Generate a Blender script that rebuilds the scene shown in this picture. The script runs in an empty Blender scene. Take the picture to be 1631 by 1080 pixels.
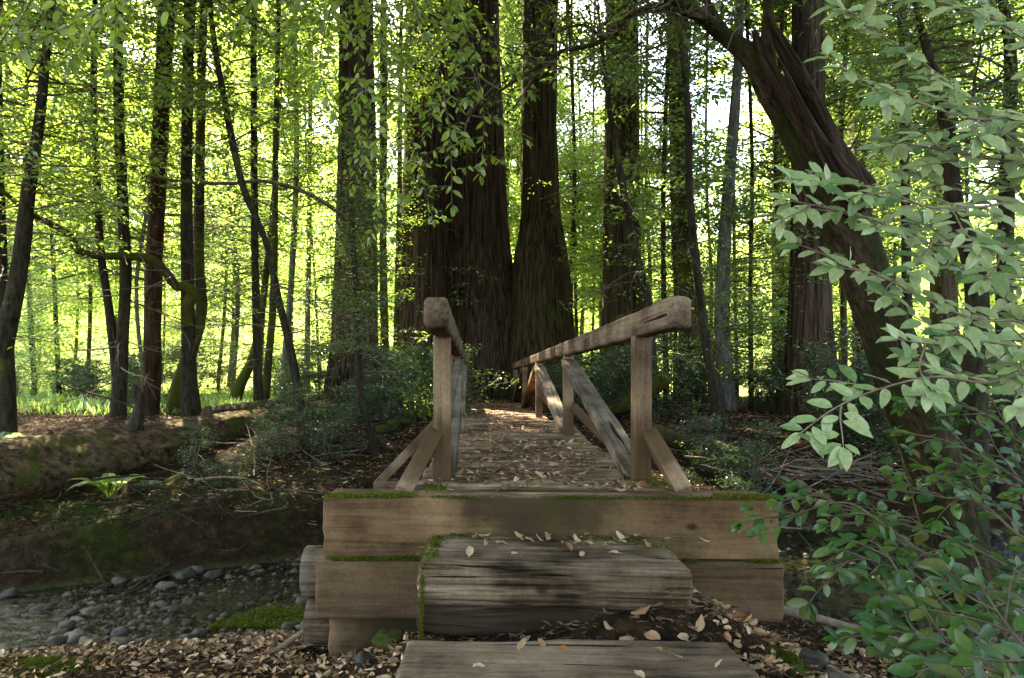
import bpy, math, random
import numpy as np
from mathutils import Vector, Matrix
R = math.radians
random.seed(7)
rng = np.random.default_rng(11)
S = bpy.context.scene
C = S.collection

# ------------------------------------------------------------------ camera, world, sun, exposure
F, VX, VY, EYE = 1082.0, 755.0, 600.0, 0.67
cam_d = bpy.data.cameras.new('camera'); cam = bpy.data.objects.new('camera', cam_d); C.objects.link(cam)
cam.location = (0, 0, EYE); cam.rotation_euler = (R(90), 0, 0)
cam_d.sensor_width = 36; cam_d.lens = 36 * F / 1631
cam_d.shift_x = (815.5 - VX) / 1631; cam_d.shift_y = (VY - 540) / 1631
cam_d.clip_start = 0.05; cam_d.clip_end = 900
S.camera = cam
SUN_EL, SUN_AZ = 50.0, -24.0        # azimuth from +Y, negative towards -X
W = bpy.data.worlds.new('World'); S.world = W; W.use_nodes = True
wn = W.node_tree; wn.nodes.clear()
wo = wn.nodes.new('ShaderNodeOutputWorld'); wb = wn.nodes.new('ShaderNodeBackground'); ws = wn.nodes.new('ShaderNodeTexSky')
ws.sky_type = 'NISHITA'; ws.sun_disc = False; ws.sun_elevation = R(SUN_EL); ws.sun_rotation = R(SUN_AZ)
ws.dust_density = 2.0; ws.air_density = 1.0
wn.links.new(ws.outputs[0], wb.inputs[0]); wn.links.new(wb.outputs[0], wo.inputs[0]); wb.inputs[1].default_value = 0.10
sl = bpy.data.lights.new('sun', 'SUN'); sl.energy = 5.0; sl.angle = R(0.5); sl.color = (1, 0.93, 0.80)
so = bpy.data.objects.new('sun', sl); C.objects.link(so); so.location = (0, 0, 60)
sd = Vector((math.sin(R(SUN_AZ)) * math.cos(R(SUN_EL)), math.cos(R(SUN_AZ)) * math.cos(R(SUN_EL)), math.sin(R(SUN_EL))))
so.rotation_euler = (-sd).to_track_quat('-Z', 'Y').to_euler()
S.view_settings.view_transform = 'Standard'; S.view_settings.look = 'None'
S.view_settings.exposure = 3.75; S.view_settings.gamma = 1.0; S.view_settings.use_curve_mapping = False
S.view_settings.use_white_balance = True; S.view_settings.white_balance_temperature = 8000; S.view_settings.white_balance_tint = 4
cy = S.cycles
cy.max_bounces = 7; cy.diffuse_bounces = 4; cy.glossy_bounces = 2; cy.transmission_bounces = 4; cy.transparent_max_bounces = 6
cy.use_denoising = True; cy.caustics_reflective = False; cy.caustics_refractive = False; cy.sample_clamp_indirect = 6
try:
    cy.denoiser = 'OPENIMAGEDENOISE'; cy.denoising_input_passes = 'RGB_ALBEDO_NORMAL'; cy.denoising_prefilter = 'ACCURATE'
except Exception: pass

def P(px, py, Y):
    return Vector(((px - VX) * Y / F, Y, EYE - (py - VY) * Y / F))

# ------------------------------------------------------------------ noise
def _h(ix, iy, iz, s):
    n = (ix * 374761393 + iy * 668265263 + iz * 2147483647 + s * 1274126177) & 0xffffffff
    n = ((n ^ (n >> 13)) * 1274126177) & 0xffffffff
    n = n ^ (n >> 16)
    return (n & 0xffff) / 32767.5 - 1.0
def vn(x, y, z, s=0):
    x, y, z = np.broadcast_arrays(np.asarray(x, float), np.asarray(y, float), np.asarray(z, float))
    ix, iy, iz = np.floor(x).astype(np.int64), np.floor(y).astype(np.int64), np.floor(z).astype(np.int64)
    fx, fy, fz = x - ix, y - iy, z - iz
    fx, fy, fz = fx*fx*(3-2*fx), fy*fy*(3-2*fy), fz*fz*(3-2*fz)
    r = 0
    for a in (0, 1):
        for b in (0, 1):
            for c in (0, 1):
                r = r + _h(ix+a, iy+b, iz+c, s) * (fx if a else 1-fx) * (fy if b else 1-fy) * (fz if c else 1-fz)
    return r
def fbm(x, y, z, s=0, o=3):
    r, a = 0, 1.0
    for k in range(o):
        r = r + a * vn(x, y, z, s + k * 17); x, y, z, a = np.asarray(x)*2.03, np.asarray(y)*2.03, np.asarray(z)*2.03, a * 0.5
    return r
def sstep(t):
    t = np.clip(t, 0, 1); return t * t * (3 - 2 * t)

# ------------------------------------------------------------------ terrain
XS = [-30, -12, -3.9, -1.5, 0.4, 2.4, 3.2, 5, 12, 30]
YN = [1.5, 3.2, 4.45, 4.9, 5.1, 5.3, 4.9, 4.4, 3.6, 2.0]
YF = [3.0, 4.6, 5.7, 6.9, 7.4, 7.8, 7.9, 8.0, 7.6, 6.0]
WATER = -1.15
def ground(x, y):
    x = np.asarray(x, float); y = np.asarray(y, float)
    yn = np.interp(x, XS, YN); yf = np.interp(x, XS, YF)
    # near bank with the path mound
    u = sstep(1.35 - np.abs(x - 0.5) / 1.25) * (1 - sstep((y - 3.35) / 0.8))
    near = -0.98 + 0.42 * u + 0.03 * sstep((3.6 - y) / 2)
    near = near + 0.17 * np.exp(-((x - .85) / .5) ** 2) * sstep((y - 2.9) / .2) * (1 - sstep((y - 3.5) / .3)) + .06 * np.exp(-((x - 1.6) / .5) ** 2)
    near = near + 0.35 * sstep((-y) / 4)
    near = near + 0.35 * sstep((np.abs(x) - 3.5) / 5) * sstep((4 - y) / 3)
    near = np.where(y > yn - 0.9, near + (WATER - 0.05 - near) * sstep((y - yn + 0.9) / 1.0), near)
    t = y - yf
    Lr = np.interp(x, [-30, -4.5, -2, 0, 3, 30], [7.5, 7.0, 6.5, 7.5, 6.5, 6])
    far = WATER - 0.1 + 0.55 * sstep((t + 0.1) / 0.5) + 0.67 * sstep(t / Lr)
    far = far - .26 * sstep((-3.0 - x) / 1.2) * sstep(t / .8) * (1 - sstep((y - 8.0 - .9 * (x + 5)) / 1.0))
    far = far - 0.25 * sstep((y - 30) / 25) * sstep((5 - x) / 20)
    hill = 0.52 * np.maximum(0, y - 58 - 8 * np.sin(x * 0.02))
    far = far + 52 * (1 - np.exp(-hill / 52))
    z = np.where(y > yf - 0.1, far, np.where(y < yn, near, WATER - 0.09))
    z = z + np.where(y > yf, 1, 0) * .07 * sstep(t / .3) * (1 - sstep((t - 2.5) / 2)) * fbm(x * 2.6, y * 2.6, 0, 61, 3)
    amp = 0.02 + 0.05 * sstep((y - 8) / 6) + 0.5 * sstep((y - 80) / 60)
    z = z + amp * fbm(x * 0.8, y * 0.8, 0.0, 3) + 0.018 * fbm(x * 4, y * 4, 0.0, 5)
    return z

# ------------------------------------------------------------------ mesh helpers
class MB:
    def __init__(s): s.v = []; s.f = []; s.n = 0; s.mi = []
    def add(s, v, faces, mi=0):
        v = np.asarray(v, float).reshape(-1, 3)
        if isinstance(faces, np.ndarray): faces = [faces]
        for f in faces:
            f = np.asarray(f, np.int64)
            if len(f): s.f.append(f + s.n); s.mi.append(np.full(len(f), mi))
        s.v.append(v); s.n += len(v)
    def mesh(s, name, smooth=True):
        me = bpy.data.meshes.new(name)
        if not s.v: return me
        v = np.concatenate(s.v)
        cnt = np.concatenate([np.full(len(f), f.shape[1]) for f in s.f]); loops = np.concatenate([f.ravel() for f in s.f])
        st = np.concatenate(([0], np.cumsum(cnt)[:-1]))
        me.vertices.add(len(v)); me.vertices.foreach_set('co', v.astype(np.float32).ravel())
        me.loops.add(len(loops)); me.loops.foreach_set('vertex_index', loops.astype(np.int32))
        me.polygons.add(len(cnt)); me.polygons.foreach_set('loop_start', st.astype(np.int32))
        me.polygons.foreach_set('loop_total', cnt.astype(np.int32))
        me.polygons.foreach_set('use_smooth', np.full(len(cnt), smooth))
        me.polygons.foreach_set('material_index', np.concatenate(s.mi).astype(np.int32))
        me.update(calc_edges=True)
        return me

def tag(o, label=None, cat=None, group=None, kind=None):
    if label: o['label'] = label
    if cat: o['category'] = cat
    if group: o['group'] = group
    if kind: o['kind'] = kind
    return o
def thing(name, label, cat, loc=(0, 0, 0), group=None):
    o = bpy.data.objects.new(name, None); C.objects.link(o); o.location = loc; o.empty_display_size = 0.2
    return tag(o, label, cat, group)
def obj(name, me, mats, parent=None, loc=None, rot=None, label=None, kind=None):
    o = bpy.data.objects.new(name, me); C.objects.link(o)
    if mats is not None and len(me.materials) == 0:
        for m in (mats if isinstance(mats, (list, tuple)) else [mats]): me.materials.append(m)
    if parent is not None: o.parent = parent
    if loc is not None: o.location = loc
    if rot is not None: o.rotation_euler = rot
    return tag(o, label, kind=kind)
def pobj(name, mb_or_me, mats, parent, label=None, kind=None, smooth=True):
    """mesh given in world coordinates, put under a parent Empty at its own place"""
    me = mb_or_me.mesh(name, smooth) if isinstance(mb_or_me, MB) else mb_or_me
    o = obj(name, me, mats, parent, label=label, kind=kind)
    if parent is not None: o.location = -parent.location
    return o

def resample(pts, rad, ds):
    pts = [Vector(p) for p in pts]; out, ro = [], []
    n = len(pts)
    for i in range(n - 1):
        p0, p1, p2, p3 = pts[max(i-1, 0)], pts[i], pts[i+1], pts[min(i+2, n-1)]
        k = max(1, int(math.ceil((p2 - p1).length / ds)))
        for j in range(k):
            t = j / k
            q = 0.5 * ((2*p1) + (p2-p0)*t + (2*p0-5*p1+4*p2-p3)*t*t + (3*p1-p0-3*p2+p3)*t**3)
            out.append(q); ro.append(rad[i] * (1-t) + rad[i+1] * t)
    out.append(pts[-1]); ro.append(rad[-1])
    return np.array([tuple(p) for p in out]), np.array(ro)
def tube(mb, pts, rad, sides=6, ds=None, mi=0, disp=None, cap=True):
    if np.isscalar(rad): rad = [rad] * len(pts)
    if ds: c, r = resample(pts, rad, ds)
    else: c, r = np.array([tuple(p) for p in pts], float), np.array(rad, float)
    n = len(c)
    t = np.gradient(c, axis=0); t /= np.linalg.norm(t, axis=1)[:, None] + 1e-9
    ref = np.array([0.0, 1.0, 0.0]) if abs(t[:, 1]).mean() < 0.8 else np.array([1.0, 0, 0])
    a = np.cross(t, ref); a /= np.linalg.norm(a, axis=1)[:, None] + 1e-9
    b = np.cross(a, t)
    th = np.linspace(0, 2 * math.pi, sides, endpoint=False)
    rr = np.repeat(r[:, None], sides, 1)
    if disp is not None:
        s = np.concatenate(([0], np.cumsum(np.linalg.norm(np.diff(c, axis=0), axis=1))))
        rr = rr * (1 + disp(th[None, :], s[:, None], c[:, None, 2]))
    v = c[:, None, :] + rr[..., None] * (np.cos(th)[None, :, None] * a[:, None, :] + np.sin(th)[None, :, None] * b[:, None, :])
    i = np.arange(n - 1)[:, None] * sides; j = np.arange(sides)[None, :]; j2 = (j + 1) % sides
    q = np.stack([i + j, i + j2, i + sides + j2, i + sides + j], -1).reshape(-1, 4)
    fs = [q]
    v = v.reshape(-1, 3)
    if cap:
        v = np.vstack([v, c[0] - t[0] * r[0] * 0.1, c[-1] + t[-1] * r[-1] * 0.3])
        k = n * sides; jj = np.arange(sides)
        fs.append(np.stack([np.full(sides, k), (jj + 1) % sides, jj], -1))
        e = (n - 1) * sides
        fs.append(np.stack([np.full(sides, k + 1), e + jj, e + (jj + 1) % sides], -1))
    mb.add(v, fs, mi)

def unit(a): return a / (np.linalg.norm(a, axis=-1, keepdims=True) + 1e-9)
def leaves(mb, pos, d, nrm, ln, ratio=0.4, mi=0, fold=0.12, hexa=False):
    """many simple folded leaves, two triangles each"""
    pos = np.asarray(pos); d = unit(np.asarray(d)); nrm = np.asarray(nrm)
    sd_ = unit(np.cross(d, nrm)); nn = unit(np.cross(sd_, d)); ln = np.asarray(ln).reshape(-1, 1)
    w = ln * ratio * 0.5
    base = pos; tip = pos + d * ln - nn * ln * 0.08
    mid = pos + d * ln * 0.45
    if hexa:
        cu = rng.uniform(-.22, .3, (len(pos), 1)) * ln; wr = rng.uniform(-.08, .08, (len(pos), 1)) * ln
        ps = [base]
        for t_, w_, sg in ((.22, .8, 1), (.58, 1, 1), (.85, .55, 1)): ps.append(pos + d * ln * t_ + sd_ * w * w_ * sg + nn * (ln * fold * .6 * w_ + cu * 4 * t_ * (1 - t_) * .5 + wr))
        ps.append(tip)
        for t_, w_, sg in ((.85, .5, -1), (.58, .95, -1), (.22, .85, -1)): ps.append(pos + d * ln * t_ + sd_ * w * w_ * sg + nn * (ln * fold * .6 * w_ + cu * 4 * t_ * (1 - t_) * .5 - wr))
        m1 = pos + d * ln * .3 + nn * cu * .3; m2 = pos + d * ln * .7 + nn * cu * .3; ps += [m1, m2]
        v = np.stack(ps, 1).reshape(-1, 3); k = np.arange(len(pos))[:, None] * 10
        mb.add(v, [np.concatenate([k + np.array([q_]) for q_ in ([0, 8, 1], [0, 7, 8], [3, 9, 4], [4, 9, 5])]), np.concatenate([k + np.array([q_]) for q_ in ([1, 8, 9, 2], [7, 6, 9, 8])]), np.concatenate([k + np.array([q_]) for q_ in ([2, 9, 3], [6, 5, 9])])], mi)
        return
    l = mid + sd_ * w + nn * ln * fold; r = mid - sd_ * w + nn * ln * fold
    v = np.stack([base, l, tip, r], 1).reshape(-1, 3)
    k = np.arange(len(pos))[:, None] * 4
    mb.add(v, np.concatenate([k + np.array([[0, 2, 1]]), k + np.array([[0, 3, 2]])]), mi)
_T = np.array([0, .16, .38, .62, .84, 1.0]); _WD = np.array([0.03, .72, 1.0, .93, .55, 0.02])
def good_leaf(ln, ratio, curl, fold, seed=0, wav=0.02):
    """template of one detailed leaf along +X, face up +Z"""
    y = _WD * ln * ratio / 2
    z = -curl * ln * _T ** 2
    x = _T * ln
    k = len(_T)
    e = wav * ln * np.sin(np.arange(k) * 2.3 + seed)
    V = np.concatenate([np.stack([x, y, z + fold * y + e], -1), np.stack([x, y * 0, z], -1), np.stack([x, -y, z + fold * y - e], -1)])
    q = []
    for i in range(k - 1):
        q += [[k + i, k + i + 1, i + 1, i], [2*k + i, 2*k + i + 1, k + i + 1, k + i]]
    return V, np.array(q)
def good_leaves(mb, frames, mi=0, ratio=0.42):
    ts = [good_leaf(1, ratio * r_, c_, f_, s_) for r_, c_, f_, s_ in ((1, .10, .25, 0), (1.1, .2, .35, 1), (.9, .04, .2, 2), (1, .28, .15, 3))]
    for k, (V, q) in enumerate(ts):
        fr = frames[k::4]
        if not len(fr): continue
        p = np.array([f[0] for f in fr]); d = unit(np.array([f[1] for f in fr])); n = np.array([f[2] for f in fr]); L = np.array([f[3] for f in fr])
        s_ = unit(np.cross(n, d)); nn = np.cross(d, s_)
        v = p[:, None] + L[:, None, None] * (V[None, :, 0:1] * d[:, None] + V[None, :, 1:2] * s_[:, None] + V[None, :, 2:3] * nn[:, None])
        o = np.arange(len(fr))[:, None, None] * len(V)
        mb.add(v.reshape(-1, 3), (o + q[None]).reshape(-1, 4), mi)

# ------------------------------------------------------------------ materials
def mat(name):
    m = bpy.data.materials.new(name); m.use_nodes = True; nt = m.node_tree; nt.nodes.clear()
    o = nt.nodes.new('ShaderNodeOutputMaterial')
    def N(t, **k):
        n = nt.nodes.new(t)
        for a, b in k.items():
            if a.startswith('i_'):
                key = a[2:]; key = int(key) if key.isdigit() else key.replace('_', ' ')
                n.inputs[key].default_value = b
            else: setattr(n, a, b)
        return n
    return m, nt, N, nt.links.new, o
def ramp(N, stops):
    r = N('ShaderNodeValToRGB'); e = r.color_ramp.elements
    while len(e) < len(stops): e.new(0.5)
    for k, (p, c) in enumerate(stops):
        e[k].position = p; e[k].color = (c[0], c[1], c[2], 1) if not np.isscalar(c) else (c, c, c, 1)
    return r
def leaf_mat(name, cols, trans, back=None, rough=0.35, gloss=0.08, mixt=0.45, per='island'):
    m, nt, N, L, o = mat(name)
    g = N('ShaderNodeNewGeometry'); oi = N('ShaderNodeObjectInfo')
    rnd = g.outputs['Random Per Island'] if per == 'island' else oi.outputs['Random']
    cr = ramp(N, [(i / (len(cols) - 1), c) for i, c in enumerate(cols)]); L(rnd, cr.inputs[0])
    tr = ramp(N, [(i / (len(trans) - 1), c) for i, c in enumerate(trans)]); L(rnd, tr.inputs[0])
    col = cr.outputs[0]
    if back:
        mx = N('ShaderNodeMix', data_type='RGBA'); L(g.outputs['Backfacing'], mx.inputs[0]); L(col, mx.inputs[6])
        bk = ramp(N, [(i / (len(back) - 1), c) for i, c in enumerate(back)]); L(rnd, bk.inputs[0]); L(bk.outputs[0], mx.inputs[7]); col = mx.outputs[2]
    tc = N('ShaderNodeTexCoord'); bn = None
    ns = N('ShaderNodeTexNoise', i_Scale=5.0 if per == 'object' else 60.0, i_Detail=5.0, i_Roughness=.7); L(tc.outputs['Object'], ns.inputs[0])
    if per == 'object':      # midrib, side veins, blemishes: a single leaf runs along its own X from 0 to 1
        sp = N('ShaderNodeSeparateXYZ'); L(tc.outputs['Object'], sp.inputs[0])
        ab = N('ShaderNodeMath', operation='ABSOLUTE'); L(sp.outputs[1], ab.inputs[0])
        mid_ = ramp(N, [(.006, 1.0), (.016, 0.0)]); L(ab.outputs[0], mid_.inputs[0])
        q = N('ShaderNodeMath', operation='MULTIPLY_ADD'); q.inputs[1].default_value = -.9; L(ab.outputs[0], q.inputs[0]); L(sp.outputs[0], q.inputs[2])
        w1 = N('ShaderNodeMath', operation='MULTIPLY'); w1.inputs[1].default_value = 70; L(q.outputs[0], w1.inputs[0])
        w2 = N('ShaderNodeMath', operation='SINE'); L(w1.outputs[0], w2.inputs[0])
        vr = ramp(N, [(.80, 0.0), (.98, .45)]); L(w2.outputs[0], vr.inputs[0])
        mxv = N('ShaderNodeMath', operation='MAXIMUM'); L(mid_.outputs[0], mxv.inputs[0]); L(vr.outputs[0], mxv.inputs[1])
        m1 = N('ShaderNodeMix', data_type='RGBA', blend_type='MIX'); L(mxv.outputs[0], m1.inputs[0]); L(col, m1.inputs[6])
        li = N('ShaderNodeMix', data_type='RGBA', blend_type='ADD'); li.inputs[0].default_value = 1; L(col, li.inputs[6]); li.inputs[7].default_value = (.05, .05, .02, 1); L(li.outputs[2], m1.inputs[7]); col = m1.outputs[2]
        bn = N('ShaderNodeBump', i_Strength=.5, i_Distance=.02); L(mxv.outputs[0], bn.inputs['Height'])
        bs = ramp(N, [(.66, 0.0), (.72, 1.0)]); L(ns.outputs[0], bs.inputs[0]); m3 = N('ShaderNodeMix', data_type='RGBA'); L(bs.outputs[0], m3.inputs[0]); L(col, m3.inputs[6]); m3.inputs[7].default_value = (.14, .075, .03, 1); col = m3.outputs[2]
    nr_ = ramp(N, [(.3, .70), (.7, 1.25)]); L(ns.outputs[0], nr_.inputs[0])
    m2 = N('ShaderNodeMix', data_type='RGBA', blend_type='MULTIPLY'); m2.inputs[0].default_value = 1; L(col, m2.inputs[6]); L(nr_.outputs[0], m2.inputs[7]); col = m2.outputs[2]
    df = N('ShaderNodeBsdfDiffuse'); tl = N('ShaderNodeBsdfTranslucent'); gl = N('ShaderNodeBsdfGlossy', i_Roughness=rough)
    L(col, df.inputs[0]); L(tr.outputs[0], tl.inputs[0])
    if bn: L(bn.outputs[0], df.inputs['Normal']); L(bn.outputs[0], gl.inputs['Normal'])
    a = N('ShaderNodeMixShader'); a.inputs[0].default_value = mixt; L(df.outputs[0], a.inputs[1]); L(tl.outputs[0], a.inputs[2])
    b = N('ShaderNodeMixShader'); b.inputs[0].default_value = gloss; L(a.outputs[0], b.inputs[1]); L(gl.outputs[0], b.inputs[2])
    L(b.outputs[0], o.inputs[0]); return m
def bark_mat(name, dark, light, sc=(14, 14, 1.2), moss=0.3, mosscol=(0.09, 0.12, 0.015), bump=0.6, rough=0.9, mscale=1.6, bd=.03, rot=0):
    m, nt, N, L, o = mat(name)
    tc = N('ShaderNodeTexCoord'); mp = N('ShaderNodeMapping'); mp.inputs['Scale'].default_value = sc
    mr0 = N('ShaderNodeMapping'); mr0.inputs['Rotation'].default_value = (0, R(rot), 0); L(tc.outputs['Object'], mr0.inputs[0]); L(mr0.outputs[0], mp.inputs[0])
    n1 = N('ShaderNodeTexNoise', i_Scale=1.0, i_Detail=6.0, i_Roughness=0.65); L(mp.outputs[0], n1.inputs[0])
    n2 = N('ShaderNodeTexNoise', i_Scale=6.0, i_Detail=5.0); L(mp.outputs[0], n2.inputs[0])
    cr = ramp(N, [(0.36, dark), (0.52, [(a + b) / 2 for a, b in zip(dark, light)]), (0.66, light)]); L(n1.outputs[0], cr.inputs[0])
    n3 = N('ShaderNodeTexNoise', i_Scale=mscale, i_Detail=6.0, i_Roughness=0.7); L(tc.outputs['Object'], n3.inputs[0])
    mr = ramp(N, [(max(0, 0.72 - moss * 0.6), 0.0), (min(1, 0.80 - moss * 0.45), 1.0)]); L(n3.outputs[0], mr.inputs[0])
    mc = N('ShaderNodeMix', data_type='RGBA'); L(mr.outputs[0], mc.inputs[0]); L(cr.outputs[0], mc.inputs[6])
    mcol = ramp(N, [(0.3, [c * 0.45 for c in mosscol]), (0.7, mosscol)]); L(n2.outputs[0], mcol.inputs[0]); L(mcol.outputs[0], mc.inputs[7])
    ad = N('ShaderNodeMath', operation='ADD'); L(n1.outputs[0], ad.inputs[0]); L(n2.outputs[0], ad.inputs[1])
    bp = N('ShaderNodeBump', i_Strength=bump, i_Distance=bd); L(ad.outputs[0], bp.inputs['Height'])
    d = N('ShaderNodeBsdfPrincipled'); d.inputs['Roughness'].default_value = rough; d.inputs['Specular IOR Level'].default_value = 0.08
    L(mc.outputs[2], d.inputs['Base Color']); L(bp.outputs[0], d.inputs['Normal']); L(d.outputs[0], o.inputs[0]); return m
def wood_mat(name, dark, mid, light, moss=0.0, mossz=True, stain=None, grain=34, crack=0.5, soil=None, damp=None, ckt=.335):
    """timber with grain along local X"""
    m, nt, N, L, o = mat(name)
    tc = N('ShaderNodeTexCoord'); oi = N('ShaderNodeObjectInfo')
    off = N('ShaderNodeVectorMath', operation='SCALE'); off.inputs[0].default_value = (7.3, 11.1, 5.7); L(oi.outputs['Random'], off.inputs['Scale'])
    av = N('ShaderNodeVectorMath', operation='ADD'); L(tc.outputs['Object'], av.inputs[0]); L(off.outputs[0], av.inputs[1])
    mp = N('ShaderNodeMapping'); mp.inputs['Scale'].default_value = (1.3, grain, grain); L(av.outputs[0], mp.inputs[0])
    n1 = N('ShaderNodeTexNoise', i_Scale=1.0, i_Detail=7.0, i_Roughness=0.7, i_Distortion=0.6); L(mp.outputs[0], n1.inputs[0])
    n2 = N('ShaderNodeTexNoise', i_Scale=2.6, i_Detail=6.0, i_Roughness=0.65); L(av.outputs[0], n2.inputs[0])
    cr = ramp(N, [(0.395, dark), (0.49, mid), (0.60, light)])
    s = N('ShaderNodeMath', operation='MULTIPLY_ADD'); s.inputs[1].default_value = 0.5; L(n1.outputs[0], s.inputs[0])
    h = N('ShaderNodeMath', operation='MULTIPLY'); h.inputs[1].default_value = 0.5; L(n2.outputs[0], h.inputs[0]); L(h.outputs[0], s.inputs[2]); L(s.outputs[0], cr.inputs[0])
    # cracks
    mp2 = N('ShaderNodeMapping'); mp2.inputs['Scale'].default_value = (0.55, 27, 27); L(av.outputs[0], mp2.inputs[0])
    n4 = N('ShaderNodeTexNoise', i_Scale=1.0, i_Detail=3.0, i_Roughness=0.5, i_Distortion=0.3); L(mp2.outputs[0], n4.inputs[0])
    ck = ramp(N, [(ckt, 0.0), (ckt + .03, 1.0)]); L(n4.outputs[0], ck.inputs[0])
    cm = N('ShaderNodeMix', data_type='RGBA'); cm.inputs[6].default_value = (*[c * 0.25 for c in dark], 1); L(ck.outputs[0], cm.inputs[0]); L(cr.outputs[0], cm.inputs[7])
    n6 = N('ShaderNodeTexNoise', i_Scale=55.0, i_Detail=5.0, i_Roughness=.7); L(av.outputs[0], n6.inputs[0]); n7 = N('ShaderNodeTexNoise', i_Scale=1.3, i_Detail=3.0); L(av.outputs[0], n7.inputs[0])
    s6 = ramp(N, [(.28, .72), (.5, 1.0), (.75, 1.15)]); L(n6.outputs[0], s6.inputs[0]); s7a = ramp(N, [(.3, .62), (.65, 1.15)]); L(n7.outputs[0], s7a.inputs[0])
    vr_ = ramp(N, [(0, .72), (1, 1.18)]); L(oi.outputs['Random'], vr_.inputs[0]); s7 = N('ShaderNodeMix', data_type='RGBA', blend_type='MULTIPLY'); s7.inputs[0].default_value = 1; L(s7a.outputs[0], s7.inputs[6]); L(vr_.outputs[0], s7.inputs[7])
    x6 = N('ShaderNodeMix', data_type='RGBA', blend_type='MULTIPLY'); x6.inputs[0].default_value = 1; L(cm.outputs[2], x6.inputs[6]); L(s6.outputs[0], x6.inputs[7])
    cm = N('ShaderNodeMix', data_type='RGBA', blend_type='MULTIPLY'); cm.inputs[0].default_value = 1; L(x6.outputs[2], cm.inputs[6]); L(s7.outputs[2], cm.inputs[7])
    # knots and specks
    vo = N('ShaderNodeTexVoronoi', i_Scale=4.5); mp3 = N('ShaderNodeMapping'); mp3.inputs['Scale'].default_value = (0.6, 1, 1); L(av.outputs[0], mp3.inputs[0]); L(mp3.outputs[0], vo.inputs[0])
    kn = ramp(N, [(0.05, 0.35), (0.11, 1.0)]); L(vo.outputs['Distance'], kn.inputs[0])
    km = N('ShaderNodeMix', data_type='RGBA', blend_type='MULTIPLY'); km.inputs[0].default_value = 1; L(cm.outputs[2], km.inputs[6]); L(kn.outputs[0], km.inputs[7])
    col = km.outputs[2]
    sep = N('ShaderNodeSeparateXYZ'); L(tc.outputs['Object'], sep.inputs[0])
    if stain:      # damp, mossy stain with a centre and a half size along X
        cx_, hw = stain
        a = N('ShaderNodeMath', operation='SUBTRACT'); a.inputs[1].default_value = cx_; L(sep.outputs[0], a.inputs[0])
        b = N('ShaderNodeMath', operation='ABSOLUTE'); L(a.outputs[0], b.inputs[0])
        wv = N('ShaderNodeMath', operation='MULTIPLY_ADD'); wv.inputs[1].default_value = 0.9; L(n2.outputs[0], wv.inputs[0]); L(b.outputs[0], wv.inputs[2])
        zr = N('ShaderNodeMath', operation='MULTIPLY_ADD'); zr.inputs[1].default_value = -0.9; L(sep.outputs[2], zr.inputs[0]); L(wv.outputs[0], zr.inputs[2])
        sr = ramp(N, [(max(0, hw - 0.14), .88), (min(1, hw + 0.34), 0.0)]); L(zr.outputs[0], sr.inputs[0])
        scol = ramp(N, [(0.42, (0.045, 0.028, 0.016)), (0.66, (0.035, 0.034, 0.010))]); L(n2.outputs[0], scol.inputs[0])
        sm = N('ShaderNodeMix', data_type='RGBA'); L(sr.outputs[0], sm.inputs[0]); L(col, sm.inputs[6]); L(scol.outputs[0], sm.inputs[7]); col = sm.outputs[2]
    if soil:       # earth splashed on the foot of a post (local X runs upwards from the foot)
        a = N('ShaderNodeMath', operation='MULTIPLY_ADD'); a.inputs[1].default_value = 0.45; L(n2.outputs[0], a.inputs[0]); L(sep.outputs[0], a.inputs[2])
        sr = ramp(N, [(max(0, min(1, soil + 0.16)), 0.85), (max(0, min(1, soil + 0.34)), 0.0)]); L(a.outputs[0], sr.inputs[0])
        sm = N('ShaderNodeMix', data_type='RGBA'); L(sr.outputs[0], sm.inputs[0]); L(col, sm.inputs[6]); sm.inputs[7].default_value = (0.075, 0.042, 0.022, 1); col = sm.outputs[2]
    if damp is not None:      # lower part painted darker: damp and soil, plus the front face's shade
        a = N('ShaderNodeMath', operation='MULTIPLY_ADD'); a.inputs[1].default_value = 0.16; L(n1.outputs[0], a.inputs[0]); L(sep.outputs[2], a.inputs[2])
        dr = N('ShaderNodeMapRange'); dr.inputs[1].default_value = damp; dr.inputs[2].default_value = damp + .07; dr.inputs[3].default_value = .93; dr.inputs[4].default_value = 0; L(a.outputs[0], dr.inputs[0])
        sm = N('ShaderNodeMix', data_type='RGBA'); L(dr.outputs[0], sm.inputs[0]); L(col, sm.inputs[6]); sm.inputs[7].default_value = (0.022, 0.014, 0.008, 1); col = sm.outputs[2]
    if moss > 0:
        g = N('ShaderNodeNewGeometry'); sn = N('ShaderNodeSeparateXYZ'); L(g.outputs['True Normal'], sn.inputs[0])
        n5 = N('ShaderNodeTexNoise', i_Scale=5.0, i_Detail=7.0, i_Roughness=0.75); L(av.outputs[0], n5.inputs[0])
        ms = N('ShaderNodeMath', operation='MULTIPLY_ADD'); ms.inputs[1].default_value = 0.22; L(sn.outputs[2], ms.inputs[0]); L(n5.outputs[0], ms.inputs[2])
        mr = ramp(N, [(0.93 - moss * 0.5, 0.0), (0.99 - moss * 0.5, 1.0)]); L(ms.outputs[0], mr.inputs[0])
        mm = N('ShaderNodeMix', data_type='RGBA'); L(mr.outputs[0], mm.inputs[0]); L(col, mm.inputs[6]); mm.inputs[7].default_value = (0.085, 0.105, 0.008, 1); col = mm.outputs[2]
    ad = N('ShaderNodeMath', operation='ADD'); L(n1.outputs[0], ad.inputs[0]); L(ck.outputs[0], ad.inputs[1])
    bp = N('ShaderNodeBump', i_Strength=crack, i_Distance=0.006); L(ad.outputs[0], bp.inputs['Height'])
    d = N('ShaderNodeBsdfPrincipled'); d.inputs['Roughness'].default_value = 0.85; d.inputs['Specular IOR Level'].default_value = 0.08
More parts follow.
